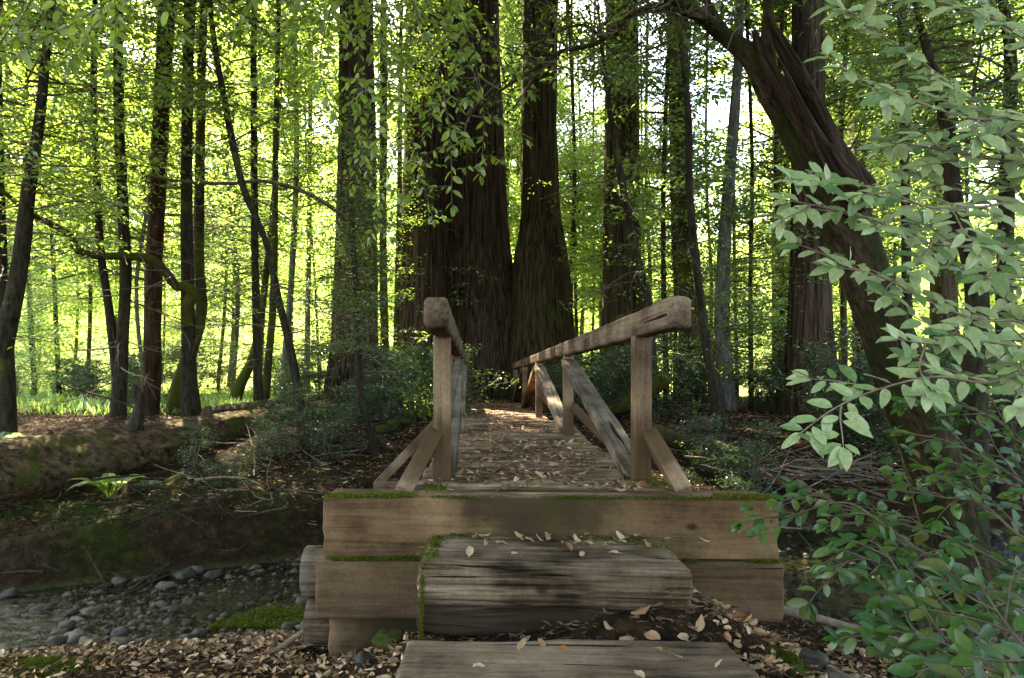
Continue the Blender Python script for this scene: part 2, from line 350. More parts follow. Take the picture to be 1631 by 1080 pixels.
    L(col, d.inputs['Base Color']); L(bp.outputs[0], d.inputs['Normal']); L(d.outputs[0], o.inputs[0]); return m
def simple(name, stops, scale=4.0, rough=0.8, bump=0.3, rand=False, spec=0.3, per=None):
    m, nt, N, L, o = mat(name)
    tc = N('ShaderNodeTexCoord'); n = N('ShaderNodeTexNoise', i_Scale=scale, i_Detail=6.0, i_Roughness=0.65); L(tc.outputs['Object'], n.inputs[0])
    cr = ramp(N, stops)
    if per:
        src = N('ShaderNodeNewGeometry').outputs['Random Per Island'] if per == 'island' else N('ShaderNodeObjectInfo').outputs['Random']
        a = N('ShaderNodeMath', operation='MULTIPLY_ADD'); a.inputs[1].default_value = 0.35; L(n.outputs[0], a.inputs[0])
        b = N('ShaderNodeMath', operation='MULTIPLY'); b.inputs[1].default_value = 0.8; L(src, b.inputs[0]); L(b.outputs[0], a.inputs[2]); L(a.outputs[0], cr.inputs[0])
    else: L(n.outputs[0], cr.inputs[0])
    bp = N('ShaderNodeBump', i_Strength=bump, i_Distance=0.02); L(n.outputs[0], bp.inputs['Height'])
    d = N('ShaderNodeBsdfPrincipled'); d.inputs['Roughness'].default_value = rough; d.inputs['Specular IOR Level'].default_value = spec
    L(cr.outputs[0], d.inputs['Base Color']); L(bp.outputs[0], d.inputs['Normal']); L(d.outputs[0], o.inputs[0]); return m

M = {}
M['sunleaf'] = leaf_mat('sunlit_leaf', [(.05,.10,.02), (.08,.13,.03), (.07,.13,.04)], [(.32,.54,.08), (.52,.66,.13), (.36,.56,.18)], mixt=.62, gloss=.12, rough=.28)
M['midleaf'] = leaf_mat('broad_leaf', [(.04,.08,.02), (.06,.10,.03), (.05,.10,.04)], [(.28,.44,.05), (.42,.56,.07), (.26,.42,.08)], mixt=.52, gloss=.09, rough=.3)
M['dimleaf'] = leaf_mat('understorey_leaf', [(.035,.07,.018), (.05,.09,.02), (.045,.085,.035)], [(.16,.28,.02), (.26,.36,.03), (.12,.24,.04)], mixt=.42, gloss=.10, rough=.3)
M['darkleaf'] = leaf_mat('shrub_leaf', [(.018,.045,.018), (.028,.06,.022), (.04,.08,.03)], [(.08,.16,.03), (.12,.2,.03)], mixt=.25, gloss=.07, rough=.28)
M['needle'] = leaf_mat('needle_spray', [(.03,.055,.012), (.045,.07,.015)], [(.12,.18,.02), (.2,.26,.02)], mixt=.3, gloss=.04)
M['hangleaf'] = leaf_mat('tanoak_leaf', [(.07,.12,.025), (.10,.16,.035), (.12,.17,.03)], [(.28,.42,.03), (.42,.54,.05), (.36,.48,.04)], back=[(.06,.10,.025), (.09,.13,.035)], mixt=.5, gloss=.06, rough=.32)
M['hangleaf_o'] = leaf_mat('tanoak_leaf_single', [(.07,.12,.025), (.10,.16,.035), (.12,.17,.03)], [(.28,.42,.03), (.42,.54,.05), (.36,.48,.04)], back=[(.06,.10,.025), (.09,.13,.035)], mixt=.5, gloss=.06, rough=.32, per='object')
pal = dict(cols=[(.08,.15,.04), (.18,.25,.09), (.26,.32,.14), (.32,.37,.18), (.27,.31,.13), (.31,.36,.17)], trans=[(.10,.18,.06), (.14,.22,.07)], back=[(.40,.46,.29), (.47,.53,.36), (.54,.59,.44)], mixt=.15, gloss=.06, rough=.4)
M['paleleaf'] = leaf_mat('pale_leaf', **pal); M['paleleaf_o'] = leaf_mat('pale_leaf_single', per='object', **pal)
grn = dict(cols=[(.014,.048,.008), (.024,.075,.011), (.05,.11,.014), (.09,.085,.016)], trans=[(.08,.18,.03), (.12,.22,.04)], back=[(.05,.09,.045), (.07,.11,.05)], mixt=.2, gloss=.05, rough=.35)
M['greenleaf'] = leaf_mat('green_leaf', **grn); M['greenleaf_o'] = leaf_mat('green_leaf_single', per='object', **grn)
M['deadleaf'] = leaf_mat('dry_leaf', [(.10,.04,.015), (.26,.115,.045), (.38,.21,.10), (.47,.31,.18), (.54,.38,.25)], [(.3,.2,.1), (.3,.22,.12)], mixt=.12, gloss=.05, rough=.4)
M['deadleaf_o'] = leaf_mat('dry_leaf_single', [(.22,.09,.035), (.38,.21,.11), (.48,.32,.19), (.55,.40,.27)], [(.3,.2,.1), (.3,.22,.12)], mixt=.12, gloss=.05, rough=.4, per='object')
M['orangeleaf'] = leaf_mat('orange_leaf', [(.50,.14,.02), (.45,.16,.03)], [(.5,.2,.03), (.4,.15,.03)], mixt=.2)
M['litter'] = leaf_mat('needle_litter', [(.045,.022,.012), (.09,.045,.025), (.13,.07,.04), (.20,.13,.085)], [(.08,.04,.02), (.1,.06,.03)], mixt=.05, gloss=.02)
M['moss'] = leaf_mat('moss_tuft', [(.03,.04,.004), (.06,.075,.008), (.10,.11,.012)], [(.2,.25,.02), (.28,.3,.02)], mixt=.2, gloss=.01)
M['bankmoss'] = leaf_mat('bank_moss_tuft', [(.012,.018,.003), (.03,.042,.005), (.055,.07,.008)], [(.1,.12,.02), (.1,.12,.02)], mixt=.1, gloss=.01)
M['redwood'] = bark_mat('redwood_bark', (.012,.007,.005), (.15,.095,.065), sc=(17, 17, .8), moss=.08, bump=1.0, bd=.09)
M['redwood2'] = bark_mat('mossy_redwood_bark', (.016,.010,.006), (.14,.095,.06), sc=(17, 17, .8), moss=.26, bump=1.0, bd=.09)
M['bark'] = bark_mat('dark_bark', (.012,.010,.007), (.05,.038,.025), sc=(18, 18, 5), moss=.22)
M['redbark'] = bark_mat('reddish_bark', (.02,.011,.007), (.08,.045,.028), sc=(18, 18, 3), moss=.15)
M['mossbark'] = bark_mat('mossy_bark', (.02,.015,.008), (.06,.045,.025), sc=(18, 18, 4), moss=.5, mosscol=(.075,.085,.012))
M['greybark'] = bark_mat('grey_bark', (.05,.045,.04), (.16,.15,.13), sc=(18, 18, 4), moss=.12)
M['snag'] = bark_mat('leaning_tree_bark', (.014,.010,.006), (.115,.078,.048), sc=(26, 26, 7), moss=.42, mosscol=(.045,.052,.012), bump=1.0, bd=.05, mscale=4, rot=24)
M['snagwood'] = bark_mat('split_heartwood', (.010,.006,.004), (.115,.07,.05), sc=(34, 34, 1.6), moss=.0, bump=1.0, bd=.05, rot=26)
M['twig'] = simple('twig_bark', [(.3, (.05,.035,.022)), (.7, (.13,.095,.06))], 20)
M['paletwig'] = simple('pale_twig_bark', [(.3, (.12,.08,.05)), (.7, (.26,.19,.13))], 20)
M['deadwood'] = simple('dead_stick', [(.3, (.07,.048,.032)), (.7, (.21,.155,.115))], 12)
M['timber'] = wood_mat('bridge_timber', (.045,.027,.017), (.14,.088,.058), (.23,.155,.105), moss=.02)
M['post'] = wood_mat('post_timber', (.075,.043,.027), (.19,.115,.075), (.28,.18,.12), moss=.0, soil=.1, crack=.3, ckt=.26)
M['rail'] = wood_mat('rail_timber', (.04,.026,.018), (.13,.082,.055), (.21,.145,.10), moss=.12, ckt=.28)
M['greytimber'] = wood_mat('weathered_brace', (.055,.038,.026), (.145,.105,.078), (.23,.18,.14), moss=.04, crack=.8)
M['plank'] = wood_mat('deck_plank', (.035,.02,.012), (.17,.105,.066), (.34,.235,.16), moss=.05, crack=.8)
M['beam'] = wood_mat('abutment_timber', (.085,.045,.023), (.165,.092,.05), (.225,.135,.078), moss=.14, stain=(-0.05, .66), grain=26, crack=.4, ckt=.25)
M['beam2'] = wood_mat('abutment_timber_low', (.05,.028,.015), (.115,.067,.037), (.16,.097,.057), moss=.10, stain=(-.02, .80), grain=26, crack=.4, ckt=.26)
M['step'] = wood_mat('old_step_timber', (.022,.013,.008), (.155,.098,.062), (.29,.20,.145), moss=.18, grain=40, crack=1.0, damp=.05, ckt=.31)  # damp also carries the painted shade of the front face
M['step2'] = wood_mat('lower_step_timber', (.055,.034,.022), (.16,.105,.07), (.24,.165,.12), moss=.16, grain=26, crack=.5)
M['stone'] = simple('creek_stone', [(.15, (.012,.009,.008)), (.45, (.032,.024,.019)), (.7, (.06,.04,.028)), (1.0, (.13,.105,.08))], 9, rough=.65, per='object', spec=.25)
M['pebble'] = simple('creek_pebbles', [(.15, (.010,.009,.005)), (.5, (.038,.031,.018)), (.95, (.11,.09,.06))], 9, rough=.7, per='island', spec=.2)

def ground_mat():
    m, nt, N, L, o = mat('forest_soil')
    tc = N('ShaderNodeTexCoord')
    n1 = N('ShaderNodeTexNoise', i_Scale=9.0, i_Detail=9.0, i_Roughness=0.75); n2 = N('ShaderNodeTexNoise', i_Scale=0.9, i_Detail=6.0, i_Roughness=0.6)
    n3 = N('ShaderNodeTexNoise', i_Scale=60.0, i_Detail=4.0)
    for n in (n1, n2, n3): L(tc.outputs['Object'], n.inputs[0])
    cr = ramp(N, [(0.3, (.008,.005,.003)), (0.5, (.024,.014,.008)), (0.7, (.07,.04,.024))]); L(n1.outputs[0], cr.inputs[0])
    sp = N('ShaderNodeSeparateXYZ'); L(tc.outputs['Object'], sp.inputs[0])
    # moss on the steep bank of the creek
    def band(sock, a, b, c, d):
        r = N('ShaderNodeMapRange', interpolation_type='SMOOTHSTEP'); r.inputs[1].default_value = a; r.inputs[2].default_value = b; L(sock, r.inputs[0])
        q = N('ShaderNodeMapRange', interpolation_type='SMOOTHSTEP'); q.inputs[1].default_value = c; q.inputs[2].default_value = d; q.inputs[3].default_value = 1; q.inputs[4].default_value = 0; L(sock, q.inputs[0])
        k = N('ShaderNodeMath', operation='MULTIPLY'); L(r.outputs[0], k.inputs[0]); L(q.outputs[0], k.inputs[1]); return k.outputs[0]
    by = band(sp.outputs[1], 5.6, 6.6, 8.2, 9.6); bx = band(sp.outputs[0], -12.0, -8.0, -2.6, -1.6)
    mu = N('ShaderNodeMath', operation='MULTIPLY'); L(by, mu.inputs[0]); L(bx, mu.inputs[1])
    mm = N('ShaderNodeMath', operation='MULTIPLY'); L(mu.outputs[0], mm.inputs[0])
    mr = ramp(N, [(.48, 0.0), (.60, 1.0)]); L(n2.outputs[0], mr.inputs[0]); L(mr.outputs[0], mm.inputs[1])
    mc = ramp(N, [(.35, (.008,.011,.002)), (.65, (.03,.042,.005))]); L(n1.outputs[0], mc.inputs[0])
    mx = N('ShaderNodeMix', data_type='RGBA'); L(mm.outputs[0], mx.inputs[0]); L(cr.outputs[0], mx.inputs[6]); L(mc.outputs[0], mx.inputs[7])
    # meadow green far out
    fr = N('ShaderNodeMapRange', interpolation_type='SMOOTHSTEP'); fr.inputs[1].default_value = 17; fr.inputs[2].default_value = 34; L(sp.outputs[1], fr.inputs[0])
    gc = ramp(N, [(.3, (.12,.17,.04)), (.7, (.32,.36,.12))]); L(n2.outputs[0], gc.inputs[0])
    m2 = N('ShaderNodeMix', data_type='RGBA'); L(fr.outputs[0], m2.inputs[0]); L(mx.outputs[2], m2.inputs[6]); L(gc.outputs[0], m2.inputs[7])
    # gravel by the creek: below a height
    gr = N('ShaderNodeMapRange', interpolation_type='SMOOTHSTEP'); gr.inputs[1].default_value = -1.08; gr.inputs[2].default_value = -1.16; L(sp.outputs[2], gr.inputs[0])
    gv = N('ShaderNodeTexVoronoi', i_Scale=22.0); L(tc.outputs['Object'], gv.inputs[0])
    gvc = ramp(N, [(.0, (.06,.055,.03)), (.5, (.05,.05,.018)), (1, (.02,.018,.01))]); L(gv.outputs['Distance'], gvc.inputs[0])
    m3 = N('ShaderNodeMix', data_type='RGBA'); L(gr.outputs[0], m3.inputs[0]); L(m2.outputs[2], m3.inputs[6]); L(gvc.outputs[0], m3.inputs[7])
    ad = N('ShaderNodeMath', operation='ADD'); L(n1.outputs[0], ad.inputs[0]); L(n3.outputs[0], ad.inputs[1])
    bp = N('ShaderNodeBump', i_Strength=0.8, i_Distance=0.03); L(ad.outputs[0], bp.inputs['Height'])
    d = N('ShaderNodeBsdfPrincipled'); d.inputs['Roughness'].default_value = 0.9; d.inputs['Specular IOR Level'].default_value = .05
    L(m3.outputs[2], d.inputs['Base Color']); L(bp.outputs[0], d.inputs['Normal']); L(d.outputs[0], o.inputs[0]); return m
def water_mat():
    m, nt, N, L, o = mat('creek_water')
    tc = N('ShaderNodeTexCoord'); mp = N('ShaderNodeMapping'); mp.inputs['Scale'].default_value = (5, 9, 1); L(tc.outputs['Object'], mp.inputs[0])
    n = N('ShaderNodeTexNoise', i_Scale=1.6, i_Detail=5.0, i_Roughness=.6, i_Distortion=.8); L(mp.outputs[0], n.inputs[0])
    bp = N('ShaderNodeBump', i_Strength=0.9, i_Distance=0.035); L(n.outputs[0], bp.inputs['Height'])
    fr = N('ShaderNodeFresnel', i_IOR=1.33); L(bp.outputs[0], fr.inputs['Normal'])
    t = N('ShaderNodeBsdfTransparent'); t.inputs[0].default_value = (.72, .76, .55, 1)
    g = N('ShaderNodeBsdfGlossy', i_Roughness=.04); L(bp.outputs[0], g.inputs['Normal'])
    x = N('ShaderNodeMixShader'); L(fr.outputs[0], x.inputs[0]); L(t.outputs[0], x.inputs[1]); L(g.outputs[0], x.inputs[2]); L(x.outputs[0], o.inputs[0]); return m
M['ground'] = ground_mat(); M['water'] = water_mat()

# ------------------------------------------------------------------ the setting: ground and creek
def sheet(xs, ys):
    X, Y = np.meshgrid(xs, ys); Z = ground(X, Y)
    nx = len(xs); i = np.arange(len(ys) - 1)[:, None] * nx; j = np.arange(nx - 1)[None]
    return np.stack([X, Y, Z], -1).reshape(-1, 3), np.stack([i + j, i + j + 1, i + nx + j + 1, i + nx + j], -1).reshape(-1, 4)
def axis(parts):
    a = [np.arange(p, q, s) for p, q, s in parts]; return np.concatenate(a + [np.array([parts[-1][1]])])
mb = MB()
mb.add(*sheet(axis([(-260, -60, 10), (-60, -16, 1.5), (-16, -6, .25), (-6, 6, .07), (6, 16, .25), (16, 60, 1.5), (60, 260, 10)]),
              axis([(-30, 0, 1.5), (0, 2, .2), (2, 9, .07), (9, 20, .2), (20, 60, 1.2), (60, 300, 8)])))
tag(obj('ground', mb.mesh('ground'), M['ground']), kind='structure')
mb = MB(); xs = np.linspace(-28, 28, 57); yn_ = np.interp(xs, XS, YN) - .7; yf_ = np.interp(xs, XS, YF) + .35
v = np.concatenate([np.stack([xs, yn_, xs*0 + WATER], -1), np.stack([xs, yf_, xs*0 + WATER], -1)]); k = np.arange(56)
mb.add(v, np.stack([k, k+1, k+58, k+57], -1))
tag(obj('creek_water', mb.mesh('creek_water'), M['water']), kind='structure')

# ------------------------------------------------------------------ timber
def timber_mesh(L, w, h, ch=0.006, amp=0.002, groove=0.0, seed=0, nr=12, per=5, bow=0.0, wane=0.0, gf=70):
    """rounded box along X, width w (Y), height h (Z), grain along X"""
    def side(a, b, n):
        return [tuple(np.array(a) * (1 - t) + np.array(b) * t) for t in np.linspace(0, 1, n, endpoint=False)]
    y, z = w / 2, h / 2; c = ch; nw = max(2, int(per * w / max(w, h)) + 1); nh = max(2, int(per * h / max(w, h)) + 1)
    pr = []
    def arc(cy_, cz_, a0, n=3):
        return [(cy_ + c * math.cos(R(a0 + 90 * t / n)), cz_ + c * math.sin(R(a0 + 90 * t / n))) for t in range(n)]
    pr += arc(y - c, z - c, 0); pr += side((y - c, z), (-y + c, z), nw)
    pr += arc(-y + c, z - c, 90); pr += side((-y, z - c), (-y, -z + c), nh)
    pr += arc(-y + c, -z + c, 180); pr += side((-y + c, -z), (y - c, -z), nw)
    pr += arc(y - c, -z + c, 270); pr += side((y, -z + c), (y, z - c), nh)
    pr = np.array(pr); m = len(pr)
    nrm = unit(pr * np.array([1 / w, 1 / h]))
    xs_ = np.linspace(-L / 2, L / 2, nr)
    s = np.arange(m) / m
    X = np.repeat(xs_[:, None], m, 1)
    g = vn(X * 1.3, pr[None, :, 0] * gf, pr[None, :, 1] * gf, seed) * 0.65 + vn(X * 3, pr[None, :, 0] * gf * 2.2, pr[None, :, 1] * gf * 2.2, seed + 3) * 0.35
    d = amp * fbm(X * 3, pr[None, :, 0] * 9, pr[None, :, 1] * 9, seed + 9) + groove * np.minimum(0, g)
    d = d - wane * np.maximum(0, vn(X * 1.1, s[None, :] * 6, 0.5, seed + 5)) 
    Yv = pr[None, :, 0] + nrm[None, :, 0] * d; Zv = pr[None, :, 1] + nrm[None, :, 1] * d + bow * (1 - (2 * X / L) ** 2)
    # soften the ends
    xx = X.copy(); xx[0] -= 0; xx[-1] += 0
    sc_ = np.ones((nr, 1))
    v = np.stack([xx, Yv, Zv], -1)
    inset = min(c, 0.02)
    e0 = v[0].copy(); e1 = v[-1].copy()
    for e, sg in ((e0, -1), (e1, 1)):
        e[:, 1] *= 1 - 2 * inset / w; e[:, 2] = (e[:, 2]) * (1 - 2 * inset / h); e[:, 0] += sg * inset
    jit = 0.006 * vn(s * 30, 0, 0, seed)
    e0[:, 0] += jit; e1[:, 0] -= jit
    V = np.vstack([e0, v.reshape(-1, 3), e1, [[-L/2 - inset, 0, bow * 0]], [[L/2 + inset, 0, 0]]])
    n = nr + 2; i = np.arange(n - 1)[:, None] * m; j = np.arange(m)[None]; j2 = (j + 1) % m
    q = np.stack([i + j, i + m + j, i + m + j2, i + j2], -1).reshape(-1, 4)
    jj = np.arange(m); a = n * m
    f3 = np.concatenate([np.stack([np.full(m, a), jj, (jj + 1) % m], -1), np.stack([np.full(m, a + 1), (n-1)*m + (jj + 1) % m, (n-1)*m + jj], -1)])
    mb_ = MB(); mb_.add(V, [q[:, ::-1], f3[:, ::-1]]); return mb_.mesh('timber')
def place_timber(name, me, mt, parent, p0, p1, up=(0, 0, 1), label=None):
    p0, p1 = Vector(p0), Vector(p1); x = (p1 - p0).normalized(); z = Vector(up); z = (z - x * z.dot(x)).normalized(); y = z.cross(x)
    m = Matrix((x, y, z)).transposed().to_4x4(); m.translation = (p0 + p1) / 2 - (parent.location if parent else Vector((0, 0, 0)))
    o = bpy.data.objects.new(name, me); C.objects.link(o)
    if len(me.materials) == 0: me.materials.append(mt)
    o.parent = parent; o.matrix_basis = m
    return tag(o, label)
def tim(name, mt, parent, p0, p1, w, h, up=(0, 0, 1), label=None, **k):
    L = (Vector(p1) - Vector(p0)).length
    return place_timber(name, timber_mesh(L, w, h, **k), mt, parent, p0, p1, up, label)

DX0, DX1 = -0.33, 1.20                    # deck edges
POSTY = [4.42, 7.85, 11.3, 14.55, 17.85]
def deckz(y): return 0.0
def railz(y): return 1.09 - 0.06 * (y - 3.5) / 14.5
br = thing('footbridge', 'weathered timber footbridge with braced handrails and a leaf strewn deck over the creek', 'footbridge', (0.43, 4.0, 0))
# planks
pv = [timber_mesh(DX1 - DX0, 0.178, 0.07, ch=.012, amp=.004, groove=.006, seed=40 + i, nr=26, per=9, wane=.012) for i in range(9)]
y = 3.83; k = 0
PH = [random.uniform(-.016, .010) for _ in range(120)]
while y < 19.5:
    o = place_timber('plank', pv[k % 9], M['plank'], br, (DX0 + random.uniform(-.025, .025), y + .093, -.037 + PH[k]),
                     (DX1 + random.uniform(-.025, .025), y + .093, -.037 + PH[k]))
    o.rotation_euler.rotate_axis('Z', math.pi if k % 2 else 0)
    y += 0.198; k += 1
for sx in (0.02, 0.84):
    tim('stringer', M['timber'], br, (sx, 3.99, -.24), (sx, 19.4, -.24), .26, .33, nr=20, per=6)
for side in (-1, 1):
    xi = -0.205 if side < 0 else 1.085            # post axis
    for i, py in enumerate(POSTY):
        b = -.50
        tim('post', M['post'], br, (xi, py, b), (xi + random.uniform(-.006, .006), py, railz(py) - .155), .112, .112, up=(0, 1, 0), ch=.006, seed=i + side, nr=14, per=5, amp=.0015)
        if i > 0:
            ox = xi + side * .93
            tim('outrigger', M['timber'], br, (xi - side * 1.0, py - .115, -.585), (ox, py - .115, -.585), .11, .13, seed=i, nr=6)
            tim('brace', M['post'], br, (xi + side * .05, py - .05, .33), (ox - side * .04, py - .05, -.55), .10, .09, up=(0, 1, 0), seed=i + 4, nr=8)
        else:
            tim('brace', M['post'], br, (xi + side * .05, py - .02, .30), (xi + side * (.17 if side > 0 else .22), py - .36, -.02), .10, .10, up=(0, 1, 0), seed=i + 4, nr=8)
    # diagonals
    for a, b_, s in ((1, 0, 1), (2, 1, 2), (2, 3, 3), (3, 4, 4)):
        ya, yb = POSTY[a], POSTY[b_]; sg = 1 if yb > ya else -1
        tim('diagonal', M['greytimber'] if b_ < a else M['timber'], br, (xi - side * .005, ya + sg * .09, railz(ya) - .24), (xi - side * .005, yb - sg * .09, .03), .085, .17, up=(1, 0, 0) if side > 0 else (-1, 0, 0), seed=60 + s + side, nr=24, per=7, groove=.004, amp=.006, ch=.012)
    xr = xi + .005
    y0 = 3.58 if side > 0 else 3.56
    cuts = [y0, 7.85, 14.55, 18.15] if side > 0 else [y0, 7.85, 14.55, 18.15]
    for a, b_ in zip(cuts[:-1], cuts[1:]):
        tim('handrail', M['rail'], br, (xr, a + .03, railz(a) - .08), (xr, b_ - .004, railz(b_) - .08), .132, .165, ch=.030, amp=.007, seed=80 + int(a) + side, nr=34, per=7, groove=.002)

ab = thing('timber_abutment', 'two stacked squared timbers with mossy top edges carrying the near end of the bridge', 'abutment', (0.42, 3.95, -1.0))
tim('upper_beam', M['beam'], ab, (-.835, 3.965, -.175), (1.69, 3.945, -.185), .32, .335, ch=.009, seed=5, nr=50, per=14, amp=.003, label='upper squared timber with moss along its top and a damp dark middle')
tim('lower_beam', M['beam2'], ab, (-.865, 3.945, -.512), (1.70, 3.92, -.522), .36, .325, ch=.012, seed=6, nr=50, per=14, amp=.004, label='lower squared timber standing slightly proud of the upper one')
tim('footing_beam', M['beam2'], ab, (-.82, 4.06, -.84), (.2, 4.05, -.85), .34, .30, ch=.012, seed=7, nr=20, per=8, amp=.006, label='dark half buried footing timber under the stack')
# round logs that stick out behind the abutment
def log_mesh_tube(pts, rad, sides=20, amp=.03, seed=0, ds=.1):
    b = MB(); tube(b, pts, rad, sides, ds=ds, disp=lambda th, s, z: amp * fbm(np.cos(th) * 3, np.sin(th) * 3, s * .6, seed)); return b
for (lab, z0, yy, rr, x0) in (('grey peeled log sticking out behind the abutment, upper of two', -.52, 4.16, .155, -1.03), ('brown log below the grey one behind the abutment', -.83, 4.16, .15, -1.01)):
    t = thing('log', lab, 'log', (x0 + .5, yy, z0))
    b = log_mesh_tube([(x0, yy, z0), (x0 + .8, yy, z0), (1.2, yy + .02, z0)], [rr, rr, rr], seed=int(-z0 * 10))
    tr = pobj('trunk', b, M['greytimber'] if z0 > -.6 else M['timber'], t)

# steps
s1 = thing('log_step', 'deeply weathered mossy timber step below the abutment beams', 'step', (0.4, 3.45, -.4))
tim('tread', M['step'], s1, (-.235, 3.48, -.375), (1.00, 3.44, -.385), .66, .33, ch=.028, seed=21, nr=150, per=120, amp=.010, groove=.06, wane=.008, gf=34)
s2 = thing('timber_step', 'smoother grey timber step lowest before the camera, with an orange leaf', 'step', (0.42, 2.62, -.55))
tim('tread', M['step2'], s2, (-.275, 2.62, -.57), (1.06, 2.60, -.575), .62, .24, ch=.035, seed=24, nr=110, per=90, amp=.010, groove=.014, wane=.008, gf=40)

# moss cushions: tiny tufts along edges (countless)
def moss_strip(mbm, segs):
    for (a, b, w, n) in segs:
        a, b = np.array(a, float), np.array(b, float)
        t = rng.random(n); p = a + (b - a) * t[:, None]
        keep = fbm(t * np.linalg.norm(b - a) * 6, a[0], a[1], 8) > -.05 + rng.normal(0, .12, n)
        p = p + rng.normal(0, 1, (n, 3)) * np.array(w); p = p[keep]
        d = rng.normal(0, .6, p.shape) + np.array([0, -.1, 1.0]); leaves(mbm, p, d, rng.normal(0, 1, p.shape), rng.uniform(.006, .017, len(p)), .5)
mbm = MB()
moss_strip(mbm, [((-.83, 3.81, 0), (-.33, 3.84, 0), (.005, .03, .002), 2600), ((1.35, 3.80, 0), (1.69, 3.80, -.005), (.005, .03, .002), 2200), ((-.3, 3.80, -.004), (1.35, 3.79, -.01), (.01, .008, .003), 2200),
                 ((-.8, 3.775, -.345), (-.15, 3.77, -.345), (.01, .012, .003), 2600), ((1.0, 3.755, -.352), (1.69, 3.755, -.355), (.01, .012, .003), 2400),
                 ((1.1, 4.2, .005), (1.22, 4.3, .005), (.02, .1, .004), 700), ((-.3, 3.95, .005), (-.2, 4.1, .005), (.03, .06, .004), 600)])
tag(obj('moss', mbm.mesh('moss'), M['moss']), 'bright green moss fringe along the top edges of the abutment timbers', 'moss', kind='stuff')
mbm = MB()
moss_strip(mbm, [((-.22, 3.17, -.22), (-.2, 3.75, -.215), (.022, .01, .003), 1500), ((-.2, 3.76, -.215), (.95, 3.74, -.225), (.01, .02, .004), 1500), ((-.24, 3.14, -.25), (-.245, 3.14, -.55), (.006, .008, .01), 500),
                 ((.75, 3.115, -.30), (1.0, 3.11, -.33), (.02, .004, .03), 160), ((.85, 3.6, -.22), (1.0, 3.6, -.23), (.05, .05, .004), 500)])
pobj('moss', mbm, M['moss'], s1, kind='stuff')

# ------------------------------------------------------------------ trees
def redwood_disp(k, amp, seed):
    def f(th, s, z):
        t = th + 0.12 * vn(s * .35, 0, 0, seed) + .05 * vn(s * 1.4, th * 3, 0, seed)
        a = 1 - np.abs(vn(np.cos(t) * k, np.sin(t) * k, s * .16, seed + 1)) * 2
        b = 1 - np.abs(vn(np.cos(t) * k * 2.3, np.sin(t) * k * 2.3, s * .35, seed + 2)) * 2
        return amp * (a * .6 + b * .4) + amp * .8 * fbm(np.cos(th) * 1.3, np.sin(th) * 1.3, s * .25, seed + 4, 2)
    return f
def small_disp(amp, seed):
    return lambda th, s, z: amp * fbm(np.cos(th) * 2, np.sin(th) * 2, s * 2.2, seed, 3)
def trunk_path(px, Y, H, wig=0.0):
    """px: [(px, py, width px)] from top to foot at depth Y, prolonged down to the ground and up to height H"""
    pts = [P(a, b, Y) for a, b, w in px]; rad = [w * Y / F / 2 for a, b, w in px]
    g = float(ground(pts[-1].x, Y)); last, prev = pts[-1], pts[-2]
    if last.z > g + .05:
        sl_ = (last.x - prev.x) / (last.z - prev.z + 1e-6); x2 = last.x + sl_ * (g - last.z) * .7
        pts.append(Vector((x2, Y, float(ground(x2, Y)) - .25))); rad.append(rad[-1] * 1.12)
    else:
        pts.append(Vector((last.x, Y, g - .25))); rad.append(rad[-1] * 1.1)
    top = pts[0]
    if H > top.z + .5:
        sl_ = max(-.5, min(.5, (top.x - pts[1].x) / (top.z - pts[1].z)))
        n = 3
        x = top.x
        for i in range(1, n + 1):
            z = top.z + (H - top.z) * i / n; x += sl_ * (H - top.z) / n * (.6 ** i)
            pts.insert(0, Vector((x, Y + (i * .15 if wig else 0), z))); rad.insert(0, max(.015, rad[len(pts) - 2 - (len(pts) - 2)] if False else rad[0] * (1 - .28 * i)))
    return pts[::-1], rad[::-1]
def dead_twigs(mbt, path, rad, n, z0, z1, lmin, lmax, droop=-.1, th=.012, seed=0, side=None):
    r_ = np.random.default_rng(seed)
    zs = [p.z for p in path]; ends = []
    for i in range(n):
        z = r_.uniform(z0, z1); x = np.interp(z, zs, [p.x for p in path]); y = np.interp(z, zs, [p.y for p in path])
        a = r_.uniform(0, 2 * math.pi) if side is None else side + r_.normal(0, .5)
        L = r_.uniform(lmin, lmax); d = np.array([math.cos(a), math.sin(a), droop + r_.normal(0, .18)])
        pts = [np.array([x, y, z])]
        for k in range(5):
            pts.append(pts[-1] + d * L / 5); d = d + r_.normal(0, .13, 3) + np.array([0, 0, -.03])
        tube(mbt, pts, np.linspace(th * L / 1.5 + .004, .003, 6), 4, mi=0, cap=False)
        ends.append(pts)
        for k in (2, 3, 4):
            dd = d + r_.normal(0, .6, 3); q = pts[k]
            e = q + dd * L * .22; tube(mbt, [q, (q + e) / 2 + r_.normal(0, .02, 3), e], [th * .5, th * .3, .002], 3, mi=0, cap=False); ends.append([q, e])
    return ends
def cluster_leaves(mb, cents, n, rx, rz, size, droop=.25, updev=.45, mi=1, ratio=.42, seed=0, outward=None):
    r_ = np.random.default_rng(seed); cents = np.asarray(cents, float)
    c = np.repeat(cents, n, 0); N = len(c)
    a = r_.uniform(0, 2 * math.pi, N); q = np.sqrt(r_.uniform(0, 1, N)) * rx * r_.uniform(.5, 1.2, N)
    p = c + np.stack([np.cos(a) * q, np.sin(a) * q, r_.normal(0, rz, N) - .25 * q * droop], -1)
    th = a + r_.normal(0, .9, N)
    d = np.stack([np.cos(th), np.sin(th), -droop + r_.normal(0, .35, N)], -1)
    nr = r_.normal(0, updev, (N, 3)) + np.array([0, 0, 1.0])
    leaves(mb, p, d, nr, r_.uniform(.6, 1.25, N) * size, ratio, mi)
